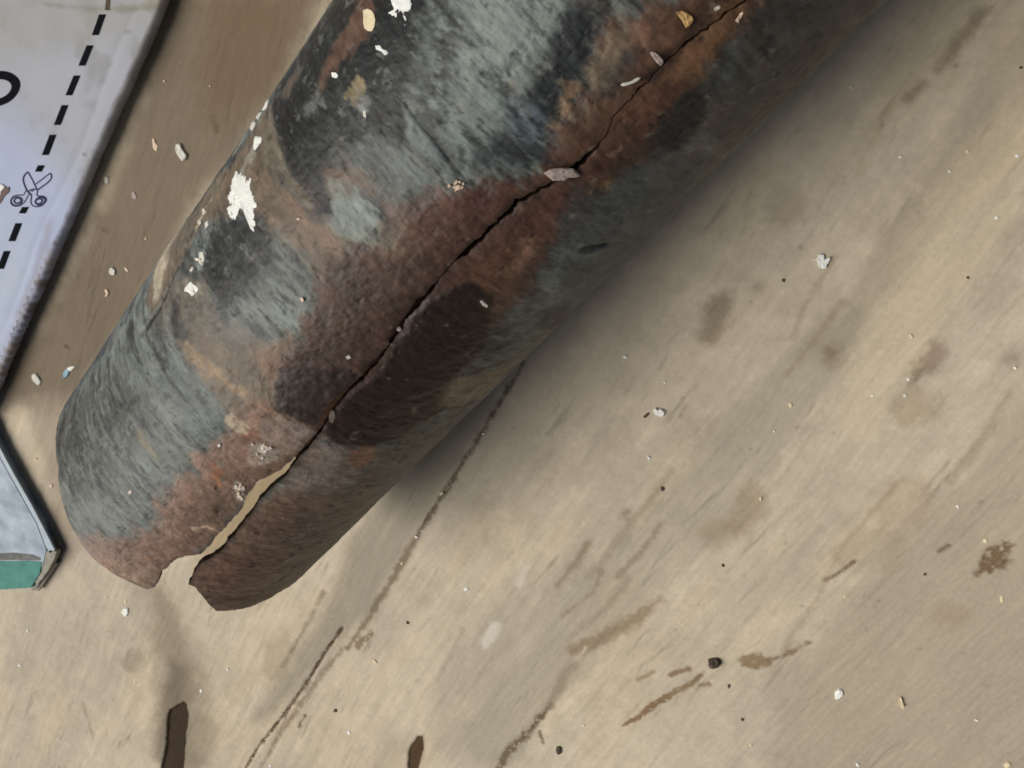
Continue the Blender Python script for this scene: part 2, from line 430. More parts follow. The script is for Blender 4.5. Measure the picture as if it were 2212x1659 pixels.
# ------------------------------------------------------------------ the split pipe
_az, _el = math.radians(44.25), math.radians(25.6)
_d = np.array([math.cos(_el) * math.cos(_az), math.cos(_el) * math.sin(_az), math.sin(_el)])
_n = np.array([0, 0, 1.]) - _d[2] * _d; _n /= np.linalg.norm(_n)
_c = np.array([-7.45, -2.36, 3.32 * _n[2] + .03 - H])          # seen from the camera
D, N = ROT @ _d, ROT @ _n
B = np.cross(D, N)
_up = np.array([0, 0, 1.]) - D[2] * D; _up /= np.linalg.norm(_up)
_low = ROT @ _c - 3.32 * _up                                    # lowest point of the end, which rests on the boards
_k = (EYE[2] - .02) / -_low[2]
R = 3.32 * _k
C0 = EYE + _k * (ROT @ _c)
S_END = 25.0
WALL = .15

def on_pipe(x, y):
    """surface coordinates (s along the axis, arc length round it) of what the photograph shows at x, y"""
    o = EYE - C0
    r = ROT @ np.array([(x - CX) / F, (CY - y) / F, -1.0])
    op = o - D * (o @ D); rp = r - D * (r @ D)
    a = rp @ rp; b = 2 * op @ rp; c = op @ op - R * R
    disc = max(b * b - 4 * a * c, 0)
    t = (-b - math.sqrt(disc)) / (2 * a)
    q = o + r * t
    return q @ D, math.atan2(q @ B, q @ N) * R
def pp(pts):
    return [on_pipe(x, y) for x, y in pts]

crack_px = [(1700, -60, 3), (1500, 80, 4), (1430, 140, 6), (1398, 168, 7), (1345, 225, 4), (1300, 300, 5), (1275, 330, 8), (1240, 362, 13), (1180, 402, 5), (1120, 432, 9), (1060, 490, 11),
            (1000, 550, 9), (966, 582, 9), (930, 632, 5), (900, 660, 10), (880, 682, 7), (858, 712, 10), (838, 745, 14), (812, 780, 13), (780, 818, 7), (745, 845, 9), (715, 874, 17), (699, 905, 13), (690, 935, 6),
            (660, 970, 10), (632, 998, 9), (608, 1022, 17), (572, 1045, 27), (545, 1075, 22), (530, 1105, 20), (495, 1150, 22), (465, 1185, 25), (440, 1215, 38), (405, 1262, 40), (380, 1300, 44)]
ck = []
for x, y, w in crack_px:
    s, a = on_pipe(x, y)
    q = C0 + D * s + R * (math.cos(a / R) * N + math.sin(a / R) * B)
    ck.append((s, a / R, (1.25 if s < 9.5 else 1.1) * w * ((q - EYE) @ VIEW) / F))
ck.sort()
ck = np.array(ck)
notch_left = [(-.5, -.215), (.06, -.208), (.2, -.185), (.33, -.171), (.61, -.18), (.9, -.202), (1.24, -.195), (1.5, -.178), (1.66, -.158), (1.78, -.125), (1.92, -.090)]
TH0 = float(np.interp(-1.0, ck[:, 0], ck[:, 1]))

sel_ = ck[:, 0] > 2.1
notch_right = sorted((on_pipe(x, y)[0], on_pipe(x, y)[1] / R - TH0) for x, y in [(492, 1172), (486, 1182), (460, 1202), (433, 1217), (418, 1238), (411, 1257)])
notch_right = [(-.5, notch_right[0][1])] + notch_right
selr_ = ck[:, 0] > notch_right[-1][0] + .3
tl_ = np.array([(a_, TH0 + b_) for a_, b_ in notch_left] + [(a_, b_ - c_ / 2 / R) for a_, b_, c_ in ck[sel_]])
tr_ = np.array([(a_, TH0 + b_) for a_, b_ in notch_right] + [(a_, b_ + c_ / 2 / R) for a_, b_, c_ in ck[selr_]])
def crack(s):
    '''left and right lip of the split (angles), and their middle further up'''
    l = np.interp(s, tl_[:, 0], tl_[:, 1]); r = np.interp(s, tr_[:, 0], tr_[:, 1])
    k1 = fbm(s * 2.6, s * 0 + 3.1, 5, 130, .72); k2 = fbm(s * 2.6, s * 0 + 9.1, 5, 140, .72)
    ja = .013 + .012 * smooth(9, 13, s)
    jl = ja * k1 - .008 * k2; jr = ja * k1 + .010 * k2
    m = (l + r) / 2
    shut = smooth(-.12, .16, fbm(s * .9, s * 0 + 15.2, 4, 145, .6)) * smooth(7.5, 9.0, s)
    w = np.maximum((r + jr - l - jl) * (1 - .9 * shut), .006)
    return m, m + (jl + jr) / 2 - w / 2 + (l + r) / 2 - m, m + (jl + jr) / 2 + w / 2
ph = [0, .06, .137, .25, .354, .498, .674, .892, 1.2, math.pi, 5.23, 5.40, 5.62, 5.75, 5.89, 6.0, 6.075, 6.15, 2 * math.pi]
se = [.84, .80, .57, .22, -.06, -.11, -.03, .22, .25, -.15, .46, .25, .04, -.01, -.03, -.03, .02, .05, .12]
o_ = np.argsort(ph); ph = np.array(ph)[o_]; se = np.array(se)[o_]

def radius(s, th):
    """the tube is not quite round: it belly out on the left near the broken end"""
    left = np.exp(-((th + 1.75) / .7) ** 2)
    return R + .16 * left * (1 - smooth(4, 11, s)) + .03 * np.sin(3 * th + .6) * smooth(12, 0, s)

RELIEF = {}
def build_pipe():
    root = empty('split_pipe', tuple(C0 - N * R))
    tag(root, 'rusty split pipe with a ragged open end and a long crack', 'pipe')
    nr, nc = 800, 760
    # finer columns on the upper half
    uu = np.linspace(0, 1, nc)
    dens = .35 + 1.0 * (np.cos(2 * np.pi * uu) * .5 + .5)
    cu = np.concatenate([[0], np.cumsum((dens[1:] + dens[:-1]) / 2)]); cu /= cu[-1]
    cu = np.interp(np.linspace(0, 1, nc), cu, uu) if False else np.interp(np.linspace(0, 1, nc), cu, np.linspace(0, 1, nc))
    vv = np.linspace(0, 1, nr) ** 1.12
    U, V = np.meshgrid(cu, vv)
    s = -1.0 + V * (S_END + 1.0)
    for _ in range(4):
        mid, lip_l, lip_r = crack(s)
        ang = U * 2 * np.pi
        th = mid + ang + (lip_r - mid) * np.exp(-ang / .42) + (lip_l - mid) * np.exp(-(2 * np.pi - ang) / .42)
        phi = ang
        s0 = np.interp(phi, ph, se) + .035 * fbm(phi * 6, phi * 0 + 2.2, 4, 150, .7)
        sb = V * S_END
        s = sb + s0 * np.exp(-sb / 1.6)
    thw = (th + np.pi) % (2 * np.pi) - np.pi
    a = thw * R
    u = s.ravel(); v = a.ravel()
    p = Paint(u, v, (92, 98, 92))
    p.ax, p.ay = 1.6, .8
    p.hf = fbm(u * 6., v * 2.6, 5, 291, .72)
    c = p.c
    # patina: brushed round the tube
    br = fbm(u * 3.6, v * .9, 5, 201, .6)
    mot = fbm(u * 1.1, v * 1.0, 5, 207, .62)
    fine = fbm(u * 5.5, v * 5.0, 4, 213, .6)
    m = smooth(-.5, .5, mot + .55 * br)
    c[:] = lin((54, 60, 60)) * (1 - m)[:, None] + lin((112, 118, 110)) * m[:, None]
    k = pp
    q = dict(soft=.10, ragged=.35, rs=1.1)
    # --- upper dark coating
    p.poly(k([(740, -60), (600, 190), (592, 230), (620, 380), (700, 450), (800, 500), (830, 440), (880, 330), (930, 230), (960, -60)]), (24, 31, 33), .95, seed=1, **q)
    p.poly(k([(720, 330), (830, 300), (960, 360), (950, 420), (830, 450), (760, 420)]), (96, 102, 97), .7, seed=2, soft=.15, ragged=.4, rs=1.4)
    p.poly(k([(1250, -60), (1340, -60), (1330, 60), (1300, 170), (1230, 260), (1190, 330), (1100, 300), (1080, 250), (1180, 120)]), (26, 34, 38), .92, seed=3, **q)
    p.poly(k([(960, -60), (1210, -60), (1180, 60), (1150, 150), (1090, 270), (1010, 320), (940, 290), (890, 230), (930, 120)]), (118, 128, 121), .85, seed=4, soft=.25, ragged=.45, rs=1.0)  # light grey-green patina with the ridge highlight painted in
    p.poly(k([(1030, 20), (1150, -20), (1140, 80), (1090, 170), (1020, 220), (990, 150)]), (138, 148, 140), .6, seed=5, soft=.35, ragged=.4, rs=1.2)  # painted sky sheen on the ridge
    p.poly(k([(1090, 210), (1170, 215), (1210, 270), (1180, 310), (1110, 290)]), (98, 110, 118), .6, seed=6, soft=.12, ragged=.35, rs=1.8, brk=.15)
    p.poly(k([(930, 120), (960, -60), (1000, -60), (975, 140), (960, 240), (930, 330), (890, 240)]), (30, 38, 40), .8, seed=7, soft=.15, ragged=.4, rs=1.5, brk=.2)
    p.line(k([(800, -40), (785, 40), (735, 110), (690, 190)]), [.28, .32, .24, .12], (106, 76, 62), .8, seed=9, soft=.1, ragged=.25, rs=2.)
    p.line(k([(650, 150), (620, 190), (610, 225), (640, 260)]), [.14, .2, .22, .1], (104, 92, 84), .8, seed=10, soft=.1, ragged=.2, rs=2.5)
    p.line(k([(690, 195), (680, 225), (660, 245)]), [.1, .16, .1], (112, 116, 112), .6, seed=11, soft=.1, ragged=.2, rs=2.5)
    p.poly(k([(745, 200), (775, 165), (792, 190), (790, 215), (770, 235), (748, 215)]), (140, 128, 96), .8, seed=12, soft=.05, ragged=.18, rs=3.)
    p.poly(k([(772, 200), (795, 205), (800, 240), (785, 265), (765, 235)]), (128, 128, 122), .75, seed=13, soft=.08, ragged=.2, rs=3.)
    # --- the lighter ring below the coating
    p.poly(k([(592, 215), (600, 300), (640, 400), (720, 470), (790, 520), (740, 590), (690, 600), (600, 520), (520, 470), (440, 470), (500, 350)]), (112, 96, 80), .85, seed=14, soft=.12, ragged=.4, rs=.9)
    p.poly(k([(585, 250), (600, 330), (640, 420), (620, 450), (570, 380), (560, 290)]), (112, 108, 98), .7, seed=15, soft=.12, ragged=.25, rs=1.3)
    p.poly(k([(640, 350), (700, 420), (740, 520), (740, 575), (700, 580), (650, 500), (610, 430)]), (124, 100, 80), .8, seed=16, soft=.14, ragged=.3, rs=1.4)
    p.poly(k([(735, 330), (790, 380), (800, 420), (730, 430), (705, 380)]), (122, 96, 78), .7, seed=17, soft=.14, ragged=.35, rs=1.8)
    p.poly(k([(715, 400), (775, 420), (815, 480), (790, 525), (745, 510), (705, 450)]), (128, 138, 129), .85, seed=18, soft=.1, ragged=.3, rs=1.8)
    p.line(k([(770, 435), (800, 462), (812, 482)]), [.12, .16, .1], (160, 170, 160), .7, seed=19, soft=.06, ragged=.16, rs=3.)
    p.line(k([(745, 490), (772, 512)]), [.06, .07], (160, 168, 158), .7, seed=19, soft=.05, ragged=.08)
    p.poly(k([(590, 200), (610, 260), (628, 370), (700, 470), (680, 480), (610, 400), (585, 300), (578, 230)]), (44, 48, 48), .7, seed=20, soft=.10, ragged=.2, rs=1.6)
    # --- dark blue-black patch and the grey-green below it
    p.poly(k([(445, 500), (500, 470), (560, 490), (610, 560), (610, 600), (540, 620), (490, 680), (460, 650), (425, 590)]), (28, 35, 38), .92, seed=21, soft=.14, ragged=.4, rs=1.2)
    p.poly(k([(600, 520), (660, 560), (690, 620), (660, 700), (600, 720), (540, 660), (560, 600)]), (108, 116, 108), .8, seed=22, soft=.2, ragged=.4, rs=1.2)
    p.line(k([(600, 655), (625, 685), (640, 710)]), [.1, .12, .08], (140, 154, 146), .6, seed=23, soft=.1, ragged=.15, rs=3)
    p.poly(k([(330, 560), (370, 500), (460, 400), (520, 330), (560, 270), (520, 360), (440, 480), (370, 600), (340, 680), (320, 650)]), (120, 106, 88), .85, seed=24, soft=.1, ragged=.2, rs=1.4)
    p.line(k([(395, 490), (360, 540), (345, 590), (340, 640)]), [.14, .22, .3, .1], (190, 184, 166), .85, seed=25, soft=.1, ragged=.2, rs=1.6)
    p.poly(k([(370, 600), (440, 600), (480, 680), (560, 730), (600, 790), (520, 830), (420, 730), (340, 720), (330, 680)]), (110, 106, 97), .8, seed=26, soft=.15, ragged=.35, rs=1.2)
    p.line(k([(505, 345), (470, 405), (430, 470), (390, 560), (345, 660), (310, 715)]), [.035, .05, .05, .05, .06, .12], (52, 46, 40), .9, seed=27, soft=.035, ragged=.05, rs=2., raise_=-.05)
    p.line(k([(355, 680), (365, 740), (385, 800), (395, 850)]), [.12, .14, .12, .06], (140, 146, 140), .6, seed=28, soft=.12, ragged=.15, rs=2.)
    p.line(k([(385, 640), (378, 690), (395, 720)]), [.1, .14, .14], (52, 50, 46), .7, seed=29, soft=.1, ragged=.15, rs=2.4)
    # --- tan ring
    p.poly(k([(385, 740), (450, 735), (560, 760), (610, 790), (600, 880), (560, 900), (500, 910), (430, 830)]), (112, 98, 82), .88, seed=30, soft=.12, ragged=.35, rs=1.2)
    p.poly(k([(388, 738), (420, 745), (480, 800), (540, 850), (510, 860), (450, 810), (400, 780)]), (150, 128, 98), .85, seed=31, soft=.1, ragged=.22, rs=1.5)
    p.poly(k([(560, 740), (630, 730), (620, 800), (600, 850), (570, 800)]), (128, 98, 74), .8, seed=32, soft=.1, ragged=.3, rs=1.8)
    # --- lower left, green grey with brushed dark flecks
    p.poly(k([(300, 720), (380, 740), (430, 830), (500, 900), (490, 960), (400, 1010), (340, 1100), (320, 1150), (260, 1180), (170, 1150), (120, 990), (190, 790)]), (96, 103, 96), .88, seed=33, soft=.15, ragged=.3, rs=1.2)
    p.poly(k([(350, 760), (400, 800), (500, 910), (490, 955), (430, 960), (390, 880), (340, 820)]), (82, 92, 90), .75, seed=34, soft=.2, ragged=.3, rs=1.2)
    p.poly(k([(150, 860), (250, 800), (340, 840), (330, 900), (280, 960), (240, 1060), (180, 1100), (120, 1020)]), (72, 75, 66), .7, seed=35, soft=.2, ragged=.5, rs=1.6, brk=.3)
    p.line(k([(300, 935), (320, 965), (345, 990)]), [.07, .08, .05], (132, 124, 96), .7, seed=36, soft=.08, ragged=.08)
    # --- rosy rust round the end
    p.poly(k([(500, 915), (560, 880), (640, 900), (690, 945), (640, 1000), (560, 1050), (440, 1200), (340, 1280), (260, 1260), (170, 1170), (200, 1165), (320, 1140), (340, 1090), (420, 1010)]), (144, 112, 95), .9, seed=37, soft=.16, ragged=.4, rs=1.1)
    p.poly(k([(280, 1220), (340, 1225), (340, 1285), (270, 1270)]), (152, 134, 118), .6, seed=38, soft=.2, ragged=.3, rs=1.6)
    p.poly(k([(520, 1010), (600, 990), (560, 1060), (480, 1140), (400, 1180), (420, 1080)]), (104, 84, 72), .65, seed=39, soft=.25, ragged=.5, rs=1.8)
    p.poly(k([(525, 920), (560, 930), (560, 960), (530, 965), (515, 945)]), (144, 98, 76), .65, seed=40, soft=.08, ragged=.2, rs=2.8)
    p.poly(k([(462, 1005), (478, 1015), (476, 1045), (460, 1030)]), (176, 112, 66), .8, seed=41, soft=.06, ragged=.12, rs=3.)
    p.poly(k([(570, 900), (650, 905), (690, 930), (660, 970), (610, 990), (560, 950)]), (140, 128, 122), .8, seed=42, soft=.14, ragged=.3, rs=1.8)
    for q_, w_, cl_ in [([(500, 910), (514, 914), (526, 924)], .13, (186, 172, 150)), ([(425, 1142), (445, 1136), (465, 1144)], .06, (196, 172, 156)), ([(746, 1031), (762, 1023)], .05, (176, 150, 132)), ([(666, 1040), (674, 1040)], .06, (176, 168, 160)),
                        ([(545, 1000), (560, 985)], .1, (168, 150, 138)), ([(556, 968), (580, 978), (572, 990)], .16, (176, 166, 158)), ([(515, 1050), (524, 1074)], .1, (180, 170, 160)), ([(640, 920), (655, 930)], .12, (150, 140, 136))]:
        p.line(k(q_), w_, cl_, .85, seed=91, soft=.03, ragged=.16, rs=5., brk=.1)
    # --- maroon and brown scale along the crack
    p.poly(k([(700, 570), (760, 530), (840, 520), (900, 450), (1010, 400), (1160, 370), (1240, 250), (1330, 60), (1420, 10), (1560, -60), (1760, -60), (1600, 40), (1560, 120), (1440, 260), (1390, 340), (1300, 420), (1250, 460), (1190, 540), (1130, 620), (1080, 700), (960, 830), (720, 960), (600, 880), (610, 780), (650, 720)]), (84, 56, 43), .95, seed=43, soft=.12, ragged=.4, rs=1.2, raise_=.03)
    p.poly(k([(830, 440), (900, 430), (970, 420), (1010, 440), (960, 490), (880, 530), (830, 500)]), (104, 72, 61), .7, seed=44, soft=.15, ragged=.35, rs=1.6)
    p.poly(k([(940, 425), (1010, 410), (1120, 390), (1080, 430), (1000, 455)]), (86, 52, 48), .7, seed=45, soft=.14, ragged=.3, rs=1.8)
    p.poly(k([(820, 500), (880, 500), (900, 560), (860, 590), (810, 560)]), (118, 94, 76), .7, seed=46, soft=.18, ragged=.35, rs=1.8)
    p.poly(k([(720, 560), (860, 550), (960, 590), (880, 680), (800, 780), (700, 860), (640, 890), (600, 850), (615, 770), (680, 690)]), (72, 54, 46), .8, seed=47, soft=.25, ragged=.35, rs=1.4)
    p.poly(k([(1320, 70), (1400, 20), (1430, 90), (1360, 190), (1300, 260), (1230, 340), (1190, 330), (1260, 220)]), (100, 80, 68), .75, seed=48, soft=.15, ragged=.4, rs=1.5)
    p.line(k([(1345, 90), (1320, 140), (1290, 175)]), [.2, .3, .16], (136, 124, 106), .65, seed=49, soft=.12, ragged=.25, rs=2.)
    p.poly(k([(1365, 55), (1400, 60), (1390, 100), (1350, 95)]), (132, 98, 80), .8, seed=50, soft=.1, ragged=.2, rs=2.)
    p.poly(k([(1330, 120), (1370, 105), (1365, 170), (1330, 210), (1310, 170)]), (44, 46, 45), .7, seed=51, soft=.12, ragged=.25, rs=1.8)
    p.poly(k([(1215, 180), (1240, 190), (1235, 240), (1210, 270), (1200, 245)]), (134, 108, 80), .75, seed=52, soft=.07, ragged=.18, rs=2.6)
    # right of the crack: browner, wetter
    p.poly(k([(1480, 90), (1600, -20), (1700, -60), (1590, 60), (1500, 180), (1430, 200)]), (116, 86, 64), .8, seed=53, soft=.14, ragged=.35, rs=1.5)
    p.poly(k([(1380, 190), (1450, 190), (1430, 270), (1370, 320), (1340, 290)]), (96, 64, 50), .85, seed=54, soft=.14, ragged=.3, rs=1.6)
    p.poly(k([(1290, 300), (1360, 300), (1330, 370), (1260, 400), (1240, 370)]), (76, 48, 40), .8, seed=55, soft=.15, ragged=.3, rs=1.6)
    p.poly(k([(1268, 390), (1320, 385), (1310, 415), (1270, 420)]), (136, 96, 58), .75, seed=56, soft=.08, ragged=.2, rs=2.4)
    p.poly(k([(1190, 430), (1280, 420), (1290, 470), (1200, 520), (1150, 530), (1140, 480)]), (96, 64, 54), .8, seed=57, soft=.14, ragged=.4, rs=1.8)
    p.poly(k([(1100, 520), (1180, 520), (1140, 620), (1060, 690), (980, 690), (1010, 610)]), (106, 77, 62), .75, seed=58, soft=.18, ragged=.4, rs=1.8)
    p.poly(k([(1120, 520), (1150, 515), (1140, 560), (1110, 580)]), (160, 124, 104), .6, seed=59, soft=.1, ragged=.3, rs=3., brk=.2)
    p.poly(k([(1010, 600), (1060, 640), (1040, 760), (960, 830), (950, 890), (870, 945), (790, 972), (720, 955), (700, 935), (715, 890), (800, 815), (860, 735), (920, 660)]), (40, 28, 22), .96, seed=60, soft=.07, ragged=.12, rs=1.2, raise_=.02)
    p.poly(k([(605, 800), (650, 790), (740, 800), (780, 815), (710, 870), (685, 920), (640, 905), (605, 885), (598, 840)]), (54, 43, 39), .9, seed=61, soft=.06, ragged=.12, rs=1.5)
    p.line(k([(1640, -40), (1560, 30), (1480, 95), (1420, 150), (1350, 225), (1300, 300)]), [.5, .5, .42, .36, .3, .25], (98, 72, 56), .75, seed=88, soft=.15, ragged=.4, rs=2.)
    p.line(k([(1640, -70), (1570, 0), (1500, 75), (1430, 140), (1395, 170)]), [.14, .14, .12, .1, .08], (52, 36, 28), .85, seed=89, soft=.08, ragged=.15, rs=2.5)
    p.line(k([(1600, 5), (1560, 60), (1500, 120), (1450, 170)]), [.2, .22, .2, .12], (134, 98, 66), .65, seed=90, soft=.12, ragged=.3, rs=2.5)
    # --- right flank
    p.poly(k([(1250, 400), (1330, 400), (1420, 340), (1560, 330), (1400, 530), (1240, 670), (1190, 560), (1200, 490)]), (76, 85, 86), .8, seed=62, soft=.15, ragged=.35, rs=1.2)
    p.poly(k([(1480, 205), (1540, 190), (1525, 260), (1470, 320), (1420, 340), (1395, 305), (1445, 250)]), (14, 15, 15), .95, seed=63, soft=.1, ragged=.25, rs=1.6)
    p.poly(k([(1620, 20), (1900, -60), (1700, 220), (1560, 330), (1520, 270), (1560, 150)]), (64, 61, 54), .85, seed=64, soft=.2, ragged=.4, rs=1.2)
    p.line(k([(1260, 540), (1285, 537), (1310, 530)]), [.05, .1, .04], (18, 18, 18), .95, seed=65, soft=.04, ragged=.04, raise_=-.08)
    p.line(k([(1200, 545), (1250, 552), (1300, 542)]), [.1, .1, .04], (120, 130, 124), .7, seed=65, soft=.08, ragged=.1)
    p.poly(k([(940, 850), (1000, 812), (1100, 790), (1130, 770), (1060, 840), (980, 885), (955, 880)]), (142, 126, 100), .85, seed=66, soft=.06, ragged=.1, rs=1.6)
    p.line(k([(1000, 808), (1050, 795), (1100, 776)]), [.06, .07, .05], (54, 42, 32), .8, seed=67, soft=.05, ragged=.05)
    p.line(k([(960, 882), (1000, 878), (1040, 862)]), [.06, .07, .05], (50, 40, 32), .8, seed=67, soft=.05, ragged=.05)
    p.poly(k([(700, 970), (790, 985), (900, 935), (1000, 890), (960, 950), (860, 1050), (800, 1060), (740, 1000)]), (100, 96, 84), .75, seed=68, soft=.12, ragged=.25, rs=1.4)
    # --- right lip
    p.poly(k([(690, 950), (770, 980), (800, 1010), (740, 1060), (680, 1060), (600, 1060), (640, 1000)]), (140, 127, 120), .85, seed=69, soft=.12, ragged=.3, rs=1.6)
    p.poly(k([(755, 970), (800, 965), (815, 985), (780, 1010), (750, 1000)]), (150, 104, 76), .8, seed=70, soft=.1, ragged=.2, rs=2.2)
    p.poly(k([(590, 1060), (740, 1060), (800, 1030), (820, 1070), (720, 1200), (600, 1330), (480, 1340), (400, 1250), (460, 1180)]), (130, 101, 86), .85, seed=71, soft=.15, ragged=.3, rs=1.2)
    p.poly(k([(440, 1220), (540, 1180), (600, 1220), (560, 1290), (490, 1300)]), (124, 92, 78), .6, seed=72, soft=.25, ragged=.4, rs=1.6)
    p.poly(k([(640, 1130), (760, 1060), (800, 1080), (720, 1190), (640, 1250)]), (92, 90, 78), .6, seed=73, soft=.2, ragged=.4, rs=1.4)
    # --- darker brown along both lips of the crack
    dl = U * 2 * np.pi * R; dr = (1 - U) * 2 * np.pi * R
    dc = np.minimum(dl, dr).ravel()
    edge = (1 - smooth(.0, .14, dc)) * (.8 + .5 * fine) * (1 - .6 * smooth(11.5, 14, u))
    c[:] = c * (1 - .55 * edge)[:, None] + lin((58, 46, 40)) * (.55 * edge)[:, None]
    # --- the crisp edge of the upper coating, and white streaks by the left side
    p.poly(k([(590, 205), (602, 290), (636, 385), (695, 460), (730, 470), (710, 420), (680, 350), (660, 280), (645, 215)]), (22, 27, 29), .97, seed=81, soft=.05, ragged=.16, rs=2.)
    p.line(k([(584, 225), (592, 300), (622, 385), (668, 445)]), [.06, .1, .1, .07], (118, 112, 98), .9, seed=82, soft=.05, ragged=.08, rs=2.5)
    p.line(k([(580, 205), (560, 240), (540, 275), (505, 335)]), [.05, .08, .08, .06], (190, 188, 176), .8, seed=83, soft=.04, ragged=.12, rs=4., brk=.25)
    p.line(k([(548, 320), (538, 345), (520, 380)]), [.08, .12, .1], (170, 168, 158), .7, seed=84, soft=.08, ragged=.2, rs=4., brk=.2)
    p.line(k([(470, 410), (440, 455), (425, 490)]), [.05, .08, .06], (176, 170, 152), .7, seed=85, soft=.04, ragged=.12, rs=4., brk=.25)
    p.line(k([(440, 540), (430, 575)]), [.06, .07], (150, 166, 158), .8, seed=86, soft=.05, ragged=.1, rs=4.)
    p.poly(k([(395, 610), (430, 600), (445, 640), (410, 650)]), (150, 145, 134), .7, seed=87, soft=.08, ragged=.15, rs=3.)
    # --- speckle in every patch
    sp = fbm(u * 3.2, v * 2.6, 5, 221, .7)
    br2 = fbm(u * 9., v * 2.0, 4, 261, .7)
    br3 = fbm(u * 2.4, v * .7, 5, 271, .65)
    iso = fbm(u * 4.2, v * 4.2, 5, 281, .78)
    calm = smooth(2.55, 3.1, v)                   # the right flank is plainer
    pm = p.pm * (1 - .65 * calm)
    fl1 = smooth(.06, .34, fbm(u * 6.2, v * 1.35, 5, 285, .75)) * pm
    lum = c @ np.array([.25, .6, .15])
    fl1 = fl1 * (.38 + .62 * smooth(.015, .12, lum))
    fl2 = smooth(.10, .36, fbm(u * 6.6, v * 1.4, 5, 287, .75)) * pm
    c[:] = c * (1 - .42 * fl1)[:, None] + lin((122, 128, 122)) * (.42 * fl1)[:, None]
    c[:] = c * (1 - .68 * fl2)[:, None] + lin((34, 38, 39)) * (.68 * fl2)[:, None]
    r1 = smooth(.05, .4, iso) * (1 - pm); r2_ = smooth(.05, .4, -iso + .3 * sp) * (1 - pm)
    c[:] = c * (1 - .28 * r1)[:, None] + c * np.array([1.75, 1.55, 1.45]) * (.28 * r1)[:, None]
    c[:] = c * (1 - .34 * r2_)[:, None] + c * np.array([.45, .42, .42]) * (.34 * r2_)[:, None]
    lum = c @ np.array([.25, .6, .15])
    c *= ((np.maximum(lum, .004) / .085) ** (.36 * pm))[:, None]
    c[:] = c * (1 - .32 * calm)[:, None] + lin((60, 59, 54)) * (.32 * calm)[:, None]
    c *= (1 + .26 * sp + .22 * br + .18 * fine + .62 * br2 * pm + .34 * br3 * pm)[:, None].clip(.3, 2.0)
    p.poly(k([(870, 235), (905, 250), (960, 335), (965, 360), (930, 350), (890, 310)]), (128, 139, 133), .85, seed=8, soft=.06, ragged=.12, rs=2.)
    p.line(k([(878, 225), (905, 265), (940, 305), (972, 345)]), [.02, .035, .035, .02], (24, 28, 29), .9, raise_=-.025, soft=.03, ragged=.03)
    keep = p.hf; p.hf = None
    p.poly(k([(1010, 600), (1060, 640), (1040, 760), (970, 830), (955, 885), (870, 945), (790, 972), (720, 955), (700, 935), (715, 890), (800, 815), (860, 735), (920, 660)]), (44, 29, 21), .74, seed=60, soft=.16, ragged=.12, rs=1.2)
    p.poly(k([(605, 800), (650, 790), (740, 800), (780, 815), (710, 870), (685, 920), (640, 905), (605, 885), (598, 840)]), (50, 37, 31), .6, seed=61, soft=.08, ragged=.14, rs=1.5)
    p.hf = keep
    nick = smooth(.34, .44, fbm(u * 4.6, v * 2.4, 5, 295, .7)) * pm
    c[:] = c * (1 - .55 * nick)[:, None] + lin((120, 122, 114)) * (.55 * nick)[:, None]
    pits = smooth(.40, .62, fbm(u * 4.4, v * 3.8, 4, 231, .65))
    c *= (1 - .45 * pits)[:, None]
    lt = smooth(.46, .66, fbm(u * 3.3, v * 3.0, 4, 241, .6))
    c[:] = c * (1 - .35 * lt)[:, None] + lin((150, 142, 128)) * (.35 * lt)[:, None]
    rusty = smooth(.30, .6, fbm(u * .9, v * .8, 5, 251, .65))
    c[:] = c * (1 - .25 * rusty)[:, None] + lin((104, 82, 66)) * (.25 * rusty)[:, None]
    lum = c @ np.array([.25, .6, .15])
    c[:] = (lum[:, None] + (c - lum[:, None]) * .85) * .84
    lum = c @ np.array([.25, .6, .15])
    c *= (1 - .42 * smooth(.10, .40, lum) * pm)[:, None]
    c *= 1 + pm[:, None] * np.array([-.03, .01, .01]) + (1 - p.pm)[:, None] * np.array([.05, -.01, -.13])
    hgt = p.h + .022 * mot + .014 * fine + .012 * br - .012 * pits + .012 * iso * (1 - pm) - .03 * np.exp(-dc / .08) * smooth(6, 10, u) * smooth(.3, -.2, fbm(u * .9, u * 0 + 15.2, 4, 145, .6))
    rr = radius(u, v / R) + hgt
    RELIEF['h'] = hgt.reshape(nr, nc)
    P3 = C0 + u[:, None] * D + rr[:, None] * (np.cos(v / R)[:, None] * N + np.sin(v / R)[:, None] * B)
    cf = np.clip(c, .004, .85)
    faces = grid_faces(nr, nc)
    verts = [P3]; cols = [cf]; fcs = [faces]; nv = len(P3)
    # torn edges and the inside of the tube
    P3g = P3.reshape(nr, nc, 3); ug = s; ag = a
    def inner(idx):
        uu_ = u[idx]; vv_ = v[idx]
        return C0 + uu_[:, None] * D + (R - WALL + .03 * fbm(uu_ * 2, vv_ * 2, 3, 260))[:, None] * (np.cos(vv_ / R)[:, None] * N + np.sin(vv_ / R)[:, None] * B)
    I = np.arange(nr * nc).reshape(nr, nc)
    loop = np.concatenate([I[::-1, 0], I[0, 1:], I[1:, -1]])
    ip = inner(loop)
    strip = [P3[loop], P3[loop] * .5 + ip * .5, ip]
    base = nv
    n = len(loop)
    fr = np.arange(n - 1)
    for kx, sp_ in enumerate(strip):
        verts.append(sp_)
        cols.append((cf[loop] * .35 + lin((48, 36, 28)) * .3) if kx == 0 else np.tile(lin((30, 23, 19)), (n, 1)))
    for kx in range(2):
        b0 = base + kx * n
        fcs.append(np.stack([b0 + fr + 1, b0 + fr, b0 + n + fr, b0 + n + fr + 1], -1))
    nv = base + 3 * n
    ri = np.unique(np.concatenate([np.arange(0, nr, 4), [nr - 1]])); ci = np.unique(np.concatenate([np.arange(0, nc, 4), [nc - 1]]))
